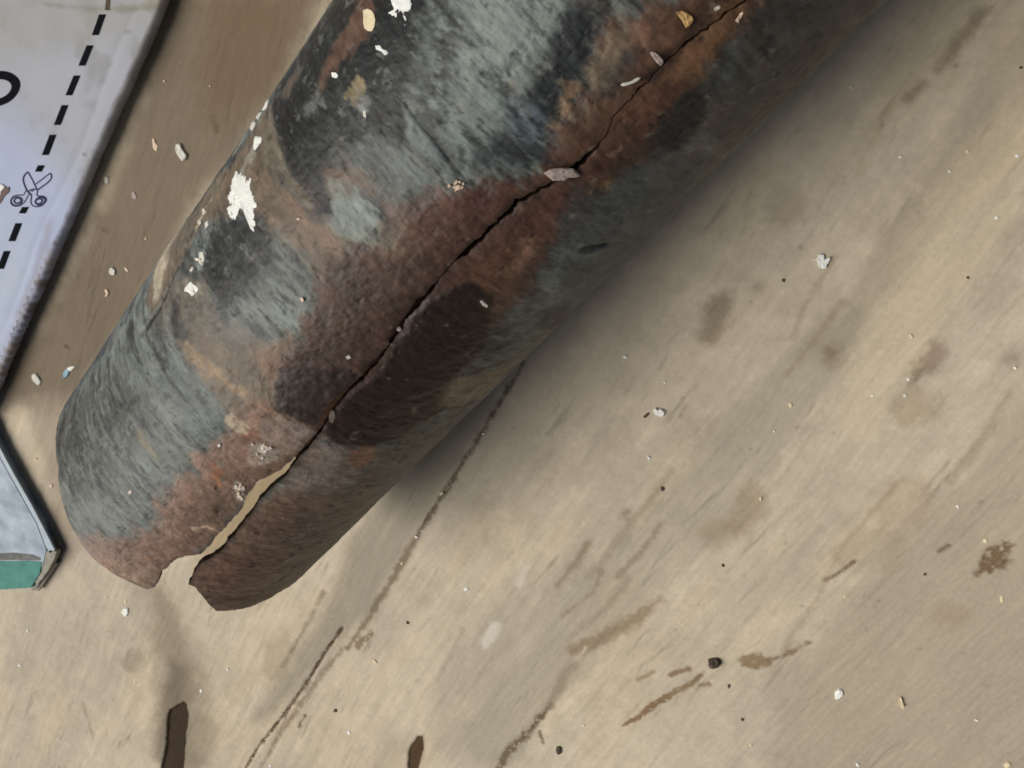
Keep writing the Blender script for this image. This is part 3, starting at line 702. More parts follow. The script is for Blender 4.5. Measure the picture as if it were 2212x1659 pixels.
    idx = I[np.ix_(ri, ci)].ravel()
    verts.append(inner(idx)); cols.append(np.tile(lin((58, 44, 34)), (len(idx), 1)) * (1 + .3 * fine[idx])[:, None])
    gf = grid_faces(len(ri), len(ci), nv)[:, ::-1]
    fcs.append(gf)
    AV = np.concatenate(verts)
    q_ = AV - C0
    surf = np.stack([q_ @ D, np.arctan2(q_ @ B, q_ @ N) * R, np.zeros(len(AV))], -1)
    o = mesh_np('tube_shell', AV, np.concatenate(fcs), M_pipe, col=np.clip(np.concatenate(cols), .003, .85), extra={'surf': surf})
    o.data.materials.append(M_bore)
    mi = np.ones(len(o.data.polygons), np.int32); mi[:len(faces)] = 0
    o.data.polygons.foreach_set('material_index', mi)
    keep_world(o, root)
    return root
pipe = build_pipe()

def pipe_point(s, a, off=0.0):
    th = a / R
    h = RELIEF['h']; nr, nc = h.shape
    row = int(np.clip((max(s, 0) / S_END) ** (1 / 1.12) * (nr - 1), 0, nr - 1))
    m = float(crack(np.array([s]))[0][0])
    col = int(((th - m) / (2 * np.pi) % 1.0) * (nc - 1))
    r = float(radius(np.array(s), np.array(th))) + float(h[row, col]) + off
    return C0 + D * s + r * (math.cos(th) * N + math.sin(th) * B)

# ------------------------------------------------------------------ flakes, chips and splashes
def blob_outline(pts, n=26, rough=.12, seed=0):
    """resample a closed outline and roughen it"""
    pts = np.asarray(pts, float)
    P_ = np.vstack([pts, pts[:1]])
    L = np.concatenate([[0], np.cumsum(np.hypot(*np.diff(P_, axis=0).T))])
    t = np.linspace(0, L[-1], n, endpoint=False)
    out = np.stack([np.interp(t, L, P_[:, 0]), np.interp(t, L, P_[:, 1])], -1)
    c = out.mean(0); r_ = np.random.default_rng(seed)
    k = 1 + rough * (r_.random(n) - .5) * 2
    return c + (out - c) * k[:, None]

def cake(name, outline, place, thick, mat, parent=None, seed=0, dome=.35, curl=0.0):
    """a solid flake: outline in surface coordinates, place(u, v, h) gives the point"""
    out = np.asarray(outline); n = len(out); c = out.mean(0)
    r_ = np.random.default_rng(seed + 500)
    V = []; Fs = []
    levels = [(1.0, 0.0), (1.0, .55), (.86, 1.0), (.5, 1.0 + dome * .6)]
    for sc_, hh in levels:
        for i in range(n):
            q = c + (out[i] - c) * sc_
            lift = curl * (np.hypot(*(q - c)) / (np.hypot(*(out - c).T).max() + 1e-9)) ** 2 * (1 if (out[i] - c)[0] > 0 else .3)
            V.append(place(q[0], q[1], thick * hh * (1 + .35 * (r_.random() - .5) * (hh > 0)) + lift * (hh > 0)))
    V.append(place(c[0], c[1], thick * (1 + dome)))
    bm = bmesh.new()
    vs = [bm.verts.new(tuple(float(z_) for z_ in v)) for v in V]
    for l in range(len(levels) - 1):
        for i in range(n):
            j = (i + 1) % n
            bm.faces.new((vs[l * n + i], vs[l * n + j], vs[(l + 1) * n + j], vs[(l + 1) * n + i]))
    b0 = (len(levels) - 1) * n
    for i in range(n):
        bm.faces.new((vs[b0 + i], vs[b0 + (i + 1) % n], vs[-1]))
    bm.faces.new([vs[i] for i in reversed(range(n))])
    bmesh.ops.recalc_face_normals(bm, faces=bm.faces)
    me = bpy.data.meshes.new(name); bm.to_mesh(me); bm.free()
    me.materials.append(mat)
    o = bpy.data.objects.new(name, me); COL.objects.link(o)
    if parent is not None: keep_world(o, parent)
    return o

def floor_place(cx, cy):
    return lambda u, v, h: (u - cx, v - cy, h - .012)

def ell(w, h, rot=0, n=9, seed=0, rough=.25):
    r_ = np.random.default_rng(seed)
    a = np.linspace(0, 2 * np.pi, n, endpoint=False) + r_.random(n) * .4
    k = 1 + rough * (r_.random(n) * 2 - 1)
    x = np.cos(a) * w / 2 * k; y = np.sin(a) * h / 2 * k
    c, s_ = math.cos(math.radians(rot)), math.sin(math.radians(rot))
    return np.stack([x * c - y * s_, x * s_ + y * c], -1)

def floor_flake(name, px_outline, mat, label, cat, thick=.05, group=None, seed=0, n=None, curl=0.0, rough=.06, dome=.12):
    w = np.array([at(x, y)[:2] for x, y in px_outline])
    n = n or max(9, min(26, len(w) * 2))
    out = blob_outline(w, n, rough, seed)
    c = out.mean(0)
    o = cake(name, out, floor_place(c[0], c[1]), thick, mat, None, seed, dome, curl)
    o.location = (c[0], c[1], 0)
    tag(o, label, cat, group)
    return o

def around(x, y, w, h, rot=0, n=9, seed=0, rough=.25):
    e = ell(w, h, rot, n, seed, rough)
    return [(x + a, y + b) for a, b in e]

big_flakes = [
    ([(1757, 558), (1765, 556), (1768, 549), (1778, 547), (1781, 553), (1780, 563), (1786, 562), (1792, 553), (1795, 556), (1791, 566), (1785, 570), (1787, 577), (1780, 580), (1770, 578), (1766, 570), (1766, 562)], M_white, 'forked white paint flake curling up from the boards right of the pipe', 'paint flake', .07, .10),
    ([(1412, 886), (1416, 880), (1420, 884), (1430, 882), (1437, 888), (1436, 896), (1428, 899), (1418, 896), (1413, 891)], M_white, 'chunky white paint chip beside a small brown chip on the boards', 'paint flake', .09, .03),
    ([(262, 1322), (270, 1312), (277, 1313), (278, 1322), (275, 1331), (268, 1330)], M_white, 'squarish white paint flake lying below the broken pipe end', 'paint flake', .05, .02),
    ([(381, 315), (386, 309), (393, 311), (396, 321), (404, 331), (406, 338), (402, 346), (395, 348), (388, 339), (382, 329)], M_grey, 'large grey-white paint flake between the sack and the pipe', 'paint flake', .08, .05),
    ([(329, 298), (334, 299), (337, 309), (342, 314), (341, 324), (336, 326), (331, 319), (330, 308)], M_pinkish, 'two-lobed pinkish paint flake beside the largest grey flake', 'paint flake', .04, .0),
    ([(1804, 1492), (1813, 1487), (1821, 1490), (1822, 1499), (1816, 1506), (1806, 1512), (1803, 1502)], M_white, 'bright white paint crumb with a smeared tail near the bottom right', 'paint flake', .06, .0),
    ([(1943, 1505), (1946, 1503), (1951, 1518), (1952, 1526), (1946, 1526), (1944, 1515)], M_cream, 'narrow upright cream paint sliver right of the brightest bottom crumb', 'paint flake', .08, .04),
    ([(2160, 1286), (2166, 1286), (2167, 1301), (2161, 1302)], M_cream, 'small rectangular cream sliver near the right edge of the boards', 'paint flake', .03, .0),
    ([(2169, 1652), (2176, 1645), (2183, 1647), (2182, 1654), (2173, 1659), (2169, 1656)], M_cream, 'oval cream paint flake at the bottom right corner of the boards', 'paint flake', .05, .0),
    ([(237, 580), (245, 577), (251, 584), (250, 594), (241, 595), (236, 588)], M_grey, 'roundish pale flake beside a tiny sliver between sack and pipe', 'paint flake', .05, .03),
    ([(269, 577), (273, 577), (278, 585), (275, 588), (269, 582)], M_pinkish, 'tiny pale sliver beside the roundish flake between sack and pipe', 'paint flake', .03, .0),
    ([(226, 626), (232, 624), (236, 632), (233, 640), (227, 642), (230, 634)], M_pinkish, 'thin hooked pinkish flake below the roundish flake', 'paint flake', .04, .03),
    ([(70, 808), (78, 806), (86, 815), (90, 825), (85, 833), (76, 826), (70, 818)], M_grey, 'oblong grey flake next to the blue-white flake near the sack', 'paint flake', .06, .02),
    ([(285, 415), (292, 414), (296, 422), (295, 429), (288, 431), (285, 423)], M_mauve, 'dull mauve flake halfway down the strip beside the sack', 'paint flake', .04, .0),
    ([(226, 383), (233, 380), (237, 388), (234, 398), (228, 396)], M_grey, 'pale oval flake in the dark gap along the sack edge', 'paint flake', .05, .0),
    ([(1345, 769), (1351, 767), (1357, 770), (1355, 774), (1348, 774)], M_white, 'small white flake nearest the dark shadow beside the pipe', 'paint flake', .04, .0),
]
for i, (o_px, m, lab, cat, th, cu) in enumerate(big_flakes):
    floor_flake('paint_flake', o_px, m, lab, cat, th, 'larger paint flakes on the boards', seed=20 + i, curl=cu)
# the blue and white flake: two colours, one piece
bf = floor_flake('paint_flake', [(137, 805), (146, 794), (152, 799), (147, 812), (139, 819)], M_blue, 'flake with a pale blue end and a white end beside the sack', 'paint flake', .05, 'larger paint flakes on the boards', seed=44, curl=.03)
w2 = floor_flake('white_end', [(146, 794), (158, 790), (165, 791), (156, 800), (150, 803)], M_white, None, None, .06, seed=45)
w2.location = w2.location - bf.location
w2.parent = bf

specks = [(355, 175, 7, 6), (454, 186, 6, 5), (312, 180, 6, 7), (315, 515, 6, 7), (78, 991, 8, 6), (111, 1049, 9, 10), (43, 1437, 8, 8), (292, 1474, 6, 7), (435, 1493, 12, 8), (492, 1446, 8, 7), (271, 1299, 7, 9), (60, 1362, 6, 6),
          (1007, 1272, 9, 14), (810, 1429, 8, 13), (754, 1582, 8, 11), (584, 1655, 7, 7), (954, 1066, 8, 12), (1045, 937, 6, 9), (900, 1160, 7, 9), (868, 1217, 7, 7), (1435, 825, 7, 7), (1402, 989, 10, 7), (1643, 1077, 12, 7),
          (1838, 188, 9, 9), (1945, 339, 8, 8), (2090, 327, 9, 8), (2197, 336, 10, 11), (2153, 470, 10, 9), (1968, 727, 9, 12), (1963, 819, 9, 7), (2193, 795, 9, 8), (1708, 875, 12, 10), (1954, 854, 8, 7), (1885, 854, 8, 7), (2128, 1168, 11, 10),
          (2068, 1094, 8, 8), (1673, 931, 7, 5), (1825, 1289, 8, 7), (1853, 1652, 8, 12), (2109, 1555, 10, 6), (1622, 1609, 8, 9), (2051, 370, 7, 7), (1260, 1567, 5, 6), (190, 1150, 5, 5), (230, 1290, 5, 5)]
REFS = [(1775, 564, 'forked white flake'), (1426, 890, 'chunky white chip'), (1543, 1430, 'dark round pebble'), (1547, 690, 'oval brown stain'), (375, 1590, 'long dark slot in the boards'),
        (900, 1630, 'short dark slot in the boards'), (330, 1262, 'left lip of the broken pipe end'), (490, 1315, 'right lip of the broken pipe end'), (1813, 1499, 'bright white crumb'), (1946, 1516, 'narrow cream sliver'),
        (2163, 1294, 'small rectangular cream sliver'), (2140, 1210, 'ragged dark stain at the right'), (60, 1245, 'teal band'), (394, 330, 'large grey-white flake'), (244, 587, 'roundish pale flake'),
        (150, 804, 'blue and white flake'), (1058, 1370, 'whitish scrape mark'), (270, 1321, 'squarish white flake'), (1990, 785, 'pair of dark soft stains'), (1130, 785, 'upper end of the dark groove'),
        (740, 1358, 'thin dark crack in the grain'), (2176, 1652, 'oval cream flake in the corner'), (1600, 1090, 'soft brown blot'), (1207, 1620, 'dark brown grain'), (600, 200, 'left edge of the pipe')]
_used = set()
def where(x, y):
    for rx, ry, nm in sorted(REFS, key=lambda r_: math.hypot(r_[0] - x, r_[1] - y)):
        dx, dy = x - rx, y - ry; a = abs(dx) / (abs(dy) + 1e-6)
        h_ = 'left' if dx < 0 else 'right'; v_ = 'above' if dy < 0 else 'below'
        d_ = f'{h_} of' if a > 2.4 else (v_ if a < .42 else f'{v_} and {h_} of')
        if (d_, nm) not in _used:
            _used.add((d_, nm)); return f'{d_} the {nm}'
for i, (x, y, w, h) in enumerate(specks):
    floor_flake('paint_speck', around(x, y, w * .85, h * .85, i * 37, 8, i), [M_white, M_cream, M_white][i % 3] if x > 420 or y > 1100 else M_pinkish,
                'tiny pale paint speck ' + where(x, y), 'paint speck', .035, 'tiny pale paint specks on the boards', seed=100 + i, n=9, rough=.15)
grit = [([(1530, 1424), (1540, 1420), (1552, 1421), (1558, 1429), (1556, 1436), (1545, 1441), (1533, 1440), (1530, 1433)], M_dark, 'dark round pebble beside the brown cracked stain', 'pebble', .14),
        ([(1390, 899), (1399, 891), (1404, 892), (1397, 901), (1391, 903)], M_brownchip, 'small reddish brown chip left of the chunky white chip', 'chip', .05),
        ([(1202, 1613), (1208, 1610), (1214, 1616), (1213, 1626), (1206, 1630), (1201, 1622)], M_dark, 'dark brown grain near the bottom edge beside a dark stain', 'grain', .07)]
for i, (o_px, m, lab, cat, th) in enumerate(grit):
    floor_flake('pebble' if i == 0 else ('rust_chip' if i == 1 else 'grit_grain'), o_px, m, lab, cat, th, seed=200 + i, dome=.5)
for i, (x, y, w, h) in enumerate([(1431, 1056, 10, 9), (1562, 1221, 8, 7), (1575, 1481, 12, 7), (1604, 1554, 8, 8), (2205, 146, 8, 7), (1693, 605, 9, 8), (1997, 1240, 7, 5), (725, 1535, 9, 8), (881, 1345, 7, 6), (2090, 600, 6, 6)]):
    floor_flake('grit_grain', around(x, y, w, h, i * 50, 8, i + 60), M_dark, 'tiny dark grit grain ' + where(x, y), 'grain', .04, 'tiny dark grit grains on the boards', seed=230 + i, n=9, rough=.15, dome=.5)

# --- paint splashes and mineral grains stuck to the pipe: parts of it
def pipe_patch(name, px_outline, mat, thick=.035, seed=0, n=None, rough=.05, parent=pipe, dome=.25):
    out = blob_outline(np.array(pp(px_outline)), n or max(10, min(40, len(px_outline) * 2)), rough, seed)
    return cake(name, out, lambda u, v, h: pipe_point(u, v, h + .004), thick, mat, parent, seed, dome)
splash = [
    [(840, 28), (852, 20), (845, 0), (850, -20), (880, -20), (890, 5), (888, 20), (880, 45), (876, 62), (866, 62), (862, 50), (852, 38)],
    [(503, 386), (512, 372), (524, 374), (535, 376), (543, 388), (540, 408), (548, 425), (553, 442), (548, 458), (552, 480), (547, 500), (539, 490), (534, 470), (524, 452), (519, 448), (514, 462), (506, 478), (497, 470), (491, 452), (498, 436), (491, 428), (500, 408)],
    [(551, 296), (562, 294), (566, 302), (558, 316), (548, 328), (546, 316)],
    [(402, 618), (411, 608), (418, 615), (428, 622), (424, 634), (414, 640), (408, 632), (398, 628)],
    [(812, 100), (822, 98), (828, 107), (838, 110), (840, 116), (833, 120), (826, 112), (814, 108)],
    [(718, 158), (727, 157), (733, 164), (728, 170), (719, 168)],
]
for i, o_px in enumerate(splash):
    pipe_patch('paint_splash', o_px, M_white, .012, 300 + i, n=[70, 110, 26, 40, 30, 18][i], rough=.085, dome=.05)
for i, (o_px, m) in enumerate([
        ([(786, 24), (798, 20), (809, 28), (812, 45), (810, 66), (800, 72), (788, 62), (786, 45)], M_cream),
        ([(430, 545), (438, 543), (441, 558), (438, 574), (430, 568)], M_grey), ([(408, 584), (414, 575), (418, 579), (413, 588)], M_crystal),
        ([(436, 452), (443, 450), (446, 459), (440, 466)], M_crystal), ([(427, 478), (433, 472), (436, 481), (430, 488)], M_crystal), ([(443, 482), (449, 476), (452, 490), (445, 498)], M_grey),
        ([(570, 226), (577, 213), (582, 218), (575, 236), (566, 240)], M_white), ([(552, 252), (562, 240), (567, 244), (557, 260)], M_grey), ([(540, 278), (549, 262), (554, 266), (546, 284)], M_grey),
        ([(711, 893), (718, 882), (724, 886), (725, 900), (718, 912), (712, 908)], M_grimechip),
        ([(278, 1062), (285, 1057), (287, 1064), (281, 1068)], M_crystal), ([(471, 960), (477, 957), (478, 963), (473, 965)], M_white), ([(748, 768), (756, 764), (760, 771), (752, 774)], M_crystal),
        ([(1035, 645), (1040, 644), (1053, 655), (1050, 660), (1040, 655)], M_crystal), ([(642, 472), (648, 470), (650, 475), (644, 476)], M_pinkish), ([(650, 644), (655, 640), (660, 648), (655, 652)], M_pinkish), ([(785, 238), (792, 240), (792, 256), (785, 250)], M_grey),
        ([(1540, 18), (1552, 10), (1556, 16), (1546, 24)], M_crystal), ([(1588, 45), (1600, 28), (1606, 24), (1600, 40), (1594, 50)], M_pinkish)]):
    pipe_patch('mineral_flake', o_px, m, .010, 330 + i, n=11, dome=.1)
# clusters of small grains
r2 = np.random.default_rng(77)
for (cx, cy, sp_, cnt) in [(569, 970, 20, 16), (992, 404, 15, 13), (520, 1048, 9, 5), (522, 1073, 8, 5), (430, 562, 6, 3)]:
    for j in range(cnt):
        x = cx + r2.normal() * sp_ * .5; y = cy + r2.normal() * sp_ * .5; w = r2.uniform(5, 10)
        pipe_patch('mineral_grain', around(x, y, w, w * r2.uniform(.7, 1.2), r2.uniform(0, 180), 7, j), [M_crystal, M_pinkish, M_white][j % 3] if cx != 992 else M_pinkish, .022, 400 + j, n=7, rough=.15, dome=.2)

# --- loose chips lying on the pipe
def loose_chip(name, px_outline, mat, label, cat, thick, seed, off=.06, n=14):
    out = blob_outline(np.array(pp(px_outline)), n, .03, seed)
    c = out.mean(0); base = np.array(pipe_point(c[0], c[1], 0))
    o = cake(name, out, lambda u, v, h: np.array(pipe_point(u, v, h + off)) - base, thick, mat, None, seed, .2)
    o.location = tuple(base); tag(o, label, cat, 'loose chips lying on the pipe')
loose_chip('pale_chip', [(1175, 369), (1188, 360), (1206, 358), (1236, 360), (1251, 372), (1246, 379), (1226, 378), (1218, 385), (1206, 384), (1191, 385)], M_mauve, 'long pale grey chip lying across the crack of the pipe', 'chip', .05, 501)
loose_chip('pale_chip', [(1400, 110), (1410, 107), (1426, 120), (1431, 130), (1424, 139), (1414, 130)], M_mauve, 'wedge-shaped grey chip at the upper start of the crack', 'chip', .04, 502, .04)
loose_chip('tan_chip', [(1457, 24), (1476, 21), (1495, 33), (1494, 45), (1479, 57), (1471, 42)], M_tan, 'yellowish tan chip stuck on the rust near the top of the pipe', 'chip', .05, 503, .03)
loose_chip('white_splinter', [(1338, 181), (1344, 176), (1362, 172), (1374, 164), (1381, 163), (1378, 169), (1364, 176), (1346, 183)], M_grey, 'thin pale splinter lying on the pipe just left of the crack', 'splinter', .03, 504, .04)
loose_chip('pale_chip', [(858, 707), (865, 705), (868, 711), (862, 715), (857, 712)], M_mauve, 'small rounded grey crumb sitting in the crack of the pipe', 'chip', .03, 505, .01, 10)

# ------------------------------------------------------------------ the woven sack at upper left
def weave_mat(name, light, dark):
    m, nt, p = new_mat(name)
    st = nt.nodes.new('ShaderNodeAttribute'); st.attribute_name = 'weave'
    ti = nt.nodes.new('ShaderNodeAttribute'); ti.attribute_name = 'tint'
    def wave(axis, sc_):
        w = nt.nodes.new('ShaderNodeTexWave'); w.bands_direction = axis; w.inputs['Scale'].default_value = sc_
        w.inputs['Distortion'].default_value = .6; w.inputs['Detail'].default_value = 2; w.inputs['Detail Scale'].default_value = 2
        nt.links.new(st.outputs['Vector'], w.inputs['Vector']); return w
    a = wave('X', 1.7); b = wave('Y', 1.7)
    mu = nt.nodes.new('ShaderNodeMath'); mu.operation = 'ADD'
    nt.links.new(a.outputs['Fac'], mu.inputs[0]); nt.links.new(b.outputs['Fac'], mu.inputs[1])
    mr = nt.nodes.new('ShaderNodeMapRange'); mr.inputs[1].default_value = 0; mr.inputs[2].default_value = 2; mr.inputs[3].default_value = .89; mr.inputs[4].default_value = 1.07
    nt.links.new(mu.outputs[0], mr.inputs[0])
    mx = nt.nodes.new('ShaderNodeMix'); mx.data_type = 'RGBA'; mx.blend_type = 'MULTIPLY'; mx.inputs[0].default_value = 1
    nt.links.new(ti.outputs['Color'], mx.inputs[6]); nt.links.new(mr.outputs[0], mx.inputs[7]); nt.links.new(mx.outputs[2], p.inputs['Base Color'])
    bp = nt.nodes.new('ShaderNodeBump'); bp.inputs['Distance'].default_value = .02; bp.inputs['Strength'].default_value = .6
    nt.links.new(mu.outputs[0], bp.inputs['Height']); nt.links.new(bp.outputs[0], p.inputs['Normal'])
    p.inputs['Roughness'].default_value = .6; p.inputs['Specular IOR Level'].default_value = .2
    return m
M_sack = weave_mat('woven_plastic', 0, 0)
M_ink = flat_mat('black_ink', (20, 22, 27), .9, .05, .15, 9., .0)
M_ink2 = flat_mat('faded_ink', (84, 76, 64), .9, .05, .3, 9., .0)
M_inkblue = flat_mat('blue_grey_ink', (56, 62, 88), .9, .05, .12, 9., .0)
M_tear = flat_mat('torn_brown', (112, 98, 92), .8, .2, .2, 9., .01)

ZS = .6
E0 = at(-30, 905, .38)[:2]; E1 = at(400, -75, .38)[:2]
ED = (E1 - E0); ELEN = np.linalg.norm(ED); ED /= ELEN
EN = np.array([-ED[1], ED[0]])        # to the left, into the sack
def sack_xy(e, t):
    return E0[0] + ED[0] * e + EN[0] * t, E0[1] + ED[1] * e + EN[1] * t
def sack_top(e, t):
    k = np.clip(t / .12, 0, 1)
    z = .38 + (ZS - .38) * np.sqrt(np.maximum(1 - (1 - k) ** 2, 0)) + .10 * smooth(.3, 6, t)
    z = z + .02 * fbm(e * .55, t * .8, 3, 301) * smooth(.1, .8, t) + .012 * fbm(e * 1.6, t * .5, 3, 303) * smooth(.05, .5, t)
    z = z - .02 * np.exp(-((t - .62 - .08 * np.sin(e)) / .12) ** 2)
    return z

def build_sack():
    root = empty('woven_sack', (float(E0[0]), float(E0[1]), 0))
    tag(root, 'white woven plastic sack printed with a dashed cutting line and scissors, left of the pipe', 'sack')
    ne, nt_ = 420, 170
    e = np.linspace(0, ELEN, ne)
    tt = np.concatenate([np.zeros(12), np.linspace(0, 1, 78) ** 1.6 * 1.4, 1.4 + (np.linspace(0, 1, nt_ - 90 + 1)[1:] ** 1.3) * 12])
    Eg, Tg = np.meshgrid(e, tt, indexing='ij')
    wob = .05 * fbm(Eg * 1.1, Eg * 0 + .5, 3, 311) + .016 * np.sin(Eg * 2 * np.pi / .32 + 3 * fbm(Eg * .8, Eg * 0 + 4.4, 3, 312)) * smooth(7.5, 5, Eg)
    z = sack_top(Eg, Tg)
    nk = 12
    low = np.linspace(0, 1, nk)                    # the side tucks in under the bulging edge
    lowT = .5 * (1 - np.sin(low * np.pi / 2)); lowZ = .38 * low
    z[:, :nk] = lowZ[None, :]
    Tg = Tg.copy(); Tg[:, :nk] = lowT[None, :]
    x, y = sack_xy(Eg, Tg + wob * (1 - smooth(0, .6, Tg)))
    # the bottom end falls to the floor
    z = z * smooth(0, .35, Eg + .12 * fbm(Tg * 1.2, Tg * 0, 3, 315))
    p = Paint(Eg.ravel(), Tg.ravel(), (202, 214, 245))
    c = p.c
    ee, tv = p.u, p.v
    cl = fbm(ee * .5, tv * .5, 4, 320); st = fbm(ee * .6, tv * 3., 4, 322)
    c *= (1 + .05 * cl + .05 * st)[:, None]
    top = smooth(8.4, 11.2, ee + .6 * cl)
    c[:] = c * (1 - .55 * top)[:, None] + lin((186, 182, 168)) * (.55 * top)[:, None]
    dirt = smooth(.05, .5, fbm(ee * 1.1, tv * 1.1, 4, 325) - .12) * smooth(7.5, 11.5, ee)
    c[:] = c * (1 - .35 * dirt)[:, None] + lin((136, 130, 112)) * (.35 * dirt)[:, None]
    # worn, dirty hem with serrated tape ends, weave shadow painted in
    ph_ = (ee / .33 + .35 * fbm(ee * 1.3, ee * 0, 3, 333)) % 1.0
    bd = .15 + .20 * np.abs(ph_ - .35) * smooth(8.5, 6.5, ee) * (1 + .5 * fbm(ee * 2, ee * 0 + 3, 3, 334)) + .05 * fbm(ee * 2.2, tv * 2, 4, 335) + .14 * smooth(3.0, 5.2, ee) * smooth(6.0, 5.2, ee) * smooth(-.2, .3, fbm(ee * .9, ee * 0 + 6, 3, 336))
    hem = 1 - smooth(-.035, .035, tv - bd)
    str_ = .55 + .4 * smooth(9.5, 7., ee)
    blob = .55 + .45 * smooth(-.3, .3, fbm(ee * 3.0, tv * 3.0, 4, 331, .6))
    w_ = (hem * str_ * blob)[:, None]
    c[:] = c * (1 - w_) + (lin((118, 110, 108)) + (lin((150, 140, 130)) - lin((118, 110, 108))) * smooth(-.2, .3, fbm(ee * 1.8, tv * 5, 3, 337))[:, None]) * w_
    halo = (1 - smooth(.0, .30, tv - bd)) * (1 - hem) * smooth(9, 6, ee)
    c[:] = c * (1 - .3 * halo)[:, None] + lin((196, 186, 174)) * (.3 * halo)[:, None]
    s1 = (1 - smooth(.0, .9, np.hypot((ee - 11.3) / 1.5, (tv - 3.2) / .06)))
    def et(pts):
        out = []
        for a_, b_ in pts:
            r_ = at(a_, b_, ZS)[:2] - E0; out.append((r_ @ ED, r_ @ EN))
        return out
    p.line(et([(100, 10), (170, 17), (250, 21), (300, 18), (338, 14)]), [.05, .05, .07, .05, .05], (132, 128, 112), .75, soft=.07, ragged=.12, rs=2.2, seed=7)
    p.line(et([(318, 8), (345, 2), (358, -10)]), [.16, .2, .2], (132, 128, 96), .6, soft=.12, ragged=.2, rs=2.5, seed=8)
    p.line(et([(270, 67), (282, 68)]), [.05, .04], (140, 136, 124), .7, soft=.06, ragged=.08, rs=3., seed=9)
    p.line(et([(180, 333), (186, 334)]), [.04, .03], (140, 142, 150), .7, soft=.05, ragged=.05, rs=3., seed=9)
    p.poly(et([(-60, -40), (400, -40), (340, 60), (150, 110), (-60, 130)]), (180, 178, 166), .5, soft=.7, ragged=.5, rs=.6, seed=10)
    p.line(et([(110, 470), (100, 520), (70, 600), (40, 680)]), [.1, .14, .12, .1], (170, 168, 176), .5, soft=.15, ragged=.2, rs=1.5, seed=11)
    # the line where the fold has dirtied the sack by its torn patch
    o = mesh_np('sack_body', np.stack([x.ravel(), y.ravel(), z.ravel()], -1), grid_faces(ne, len(tt))[:, ::-1], M_sack, col=np.clip(c, .01, .85), extra={'weave': np.stack([ee * 2 * np.pi, tv * 2 * np.pi, ee * 0], -1)})
    keep_world(o, root)
    return root
sack = build_sack()

def on_sack(x, y, lift=.008):
    z = ZS
    for _ in range(4):
        q = at(x, y, z)
        r = q[:2] - E0
        e, t = r @ ED, r @ EN
        z = float(sack_top(np.array(e), np.array(t)))
    return np.array([q[0], q[1], z + lift])

def print_poly(name, rings, mat):
    """a printed patch that follows the sack: rows of points (photo pixels), joined as a strip"""
    V = []; Fs = []
    n = len(rings[0])
    for r in rings:
        for x, y in r: V.append(on_sack(x, y))
    for i in range(len(rings) - 1):
        for j in range(n - 1):
            a = i * n + j
            Fs.append((a, a + 1, a + n + 1, a + n))
    o = mesh_np(name, np.array(V), np.array(Fs), mat)
    keep_world(o, sack)
    return o

def dash(x0, y0, x1, y1, w, mat=M_ink):
    rings = []
    for k in np.linspace(0, 1, 7):
        x = x0 + (x1 - x0) * k; y = y0 + (y1 - y0) * k
        rings.append([(x - w / 2 + w * j / 3, y) for j in range(4)])
    print_poly('printed_dash', rings, mat)
dash(236, -22, 232, 22, 10, M_ink2)
for (x0, y0, x1, y1) in [(222, 31, 206, 76), (195, 98, 177, 142), (167, 163, 149, 206), (141, 227, 124, 270), (115, 291, 98, 335), (90, 357, 83, 371), (56, 447, 48, 461), (41, 482, 26, 521), (16, 542, 1, 581), (-8, 600, -24, 642)]:
    dash(x0, y0, x1, y1, 15)

def ribbon(pts, w, closed=False, sub=5):
    P_ = np.array(pts, float)
    if closed: P_ = np.vstack([P_, P_[:1]])
    L = np.concatenate([[0], np.cumsum(np.hypot(*np.diff(P_, axis=0).T))])
    n = max(int(L[-1] / 3), 4)
    t = np.linspace(0, L[-1], n)
    Q = np.stack([np.interp(t, L, P_[:, 0]), np.interp(t, L, P_[:, 1])], -1)
    if n > 6:
        for _ in range(2):
            Q[1:-1] = Q[1:-1] * .5 + (Q[:-2] + Q[2:]) * .25
    T = np.gradient(Q, axis=0); T /= np.linalg.norm(T, axis=1)[:, None] + 1e-9
    Nn = np.stack([-T[:, 1], T[:, 0]], -1) * w / 2
    return [[tuple(Q[i] - Nn[i]), tuple(Q[i] + Nn[i])] for i in range(n)]

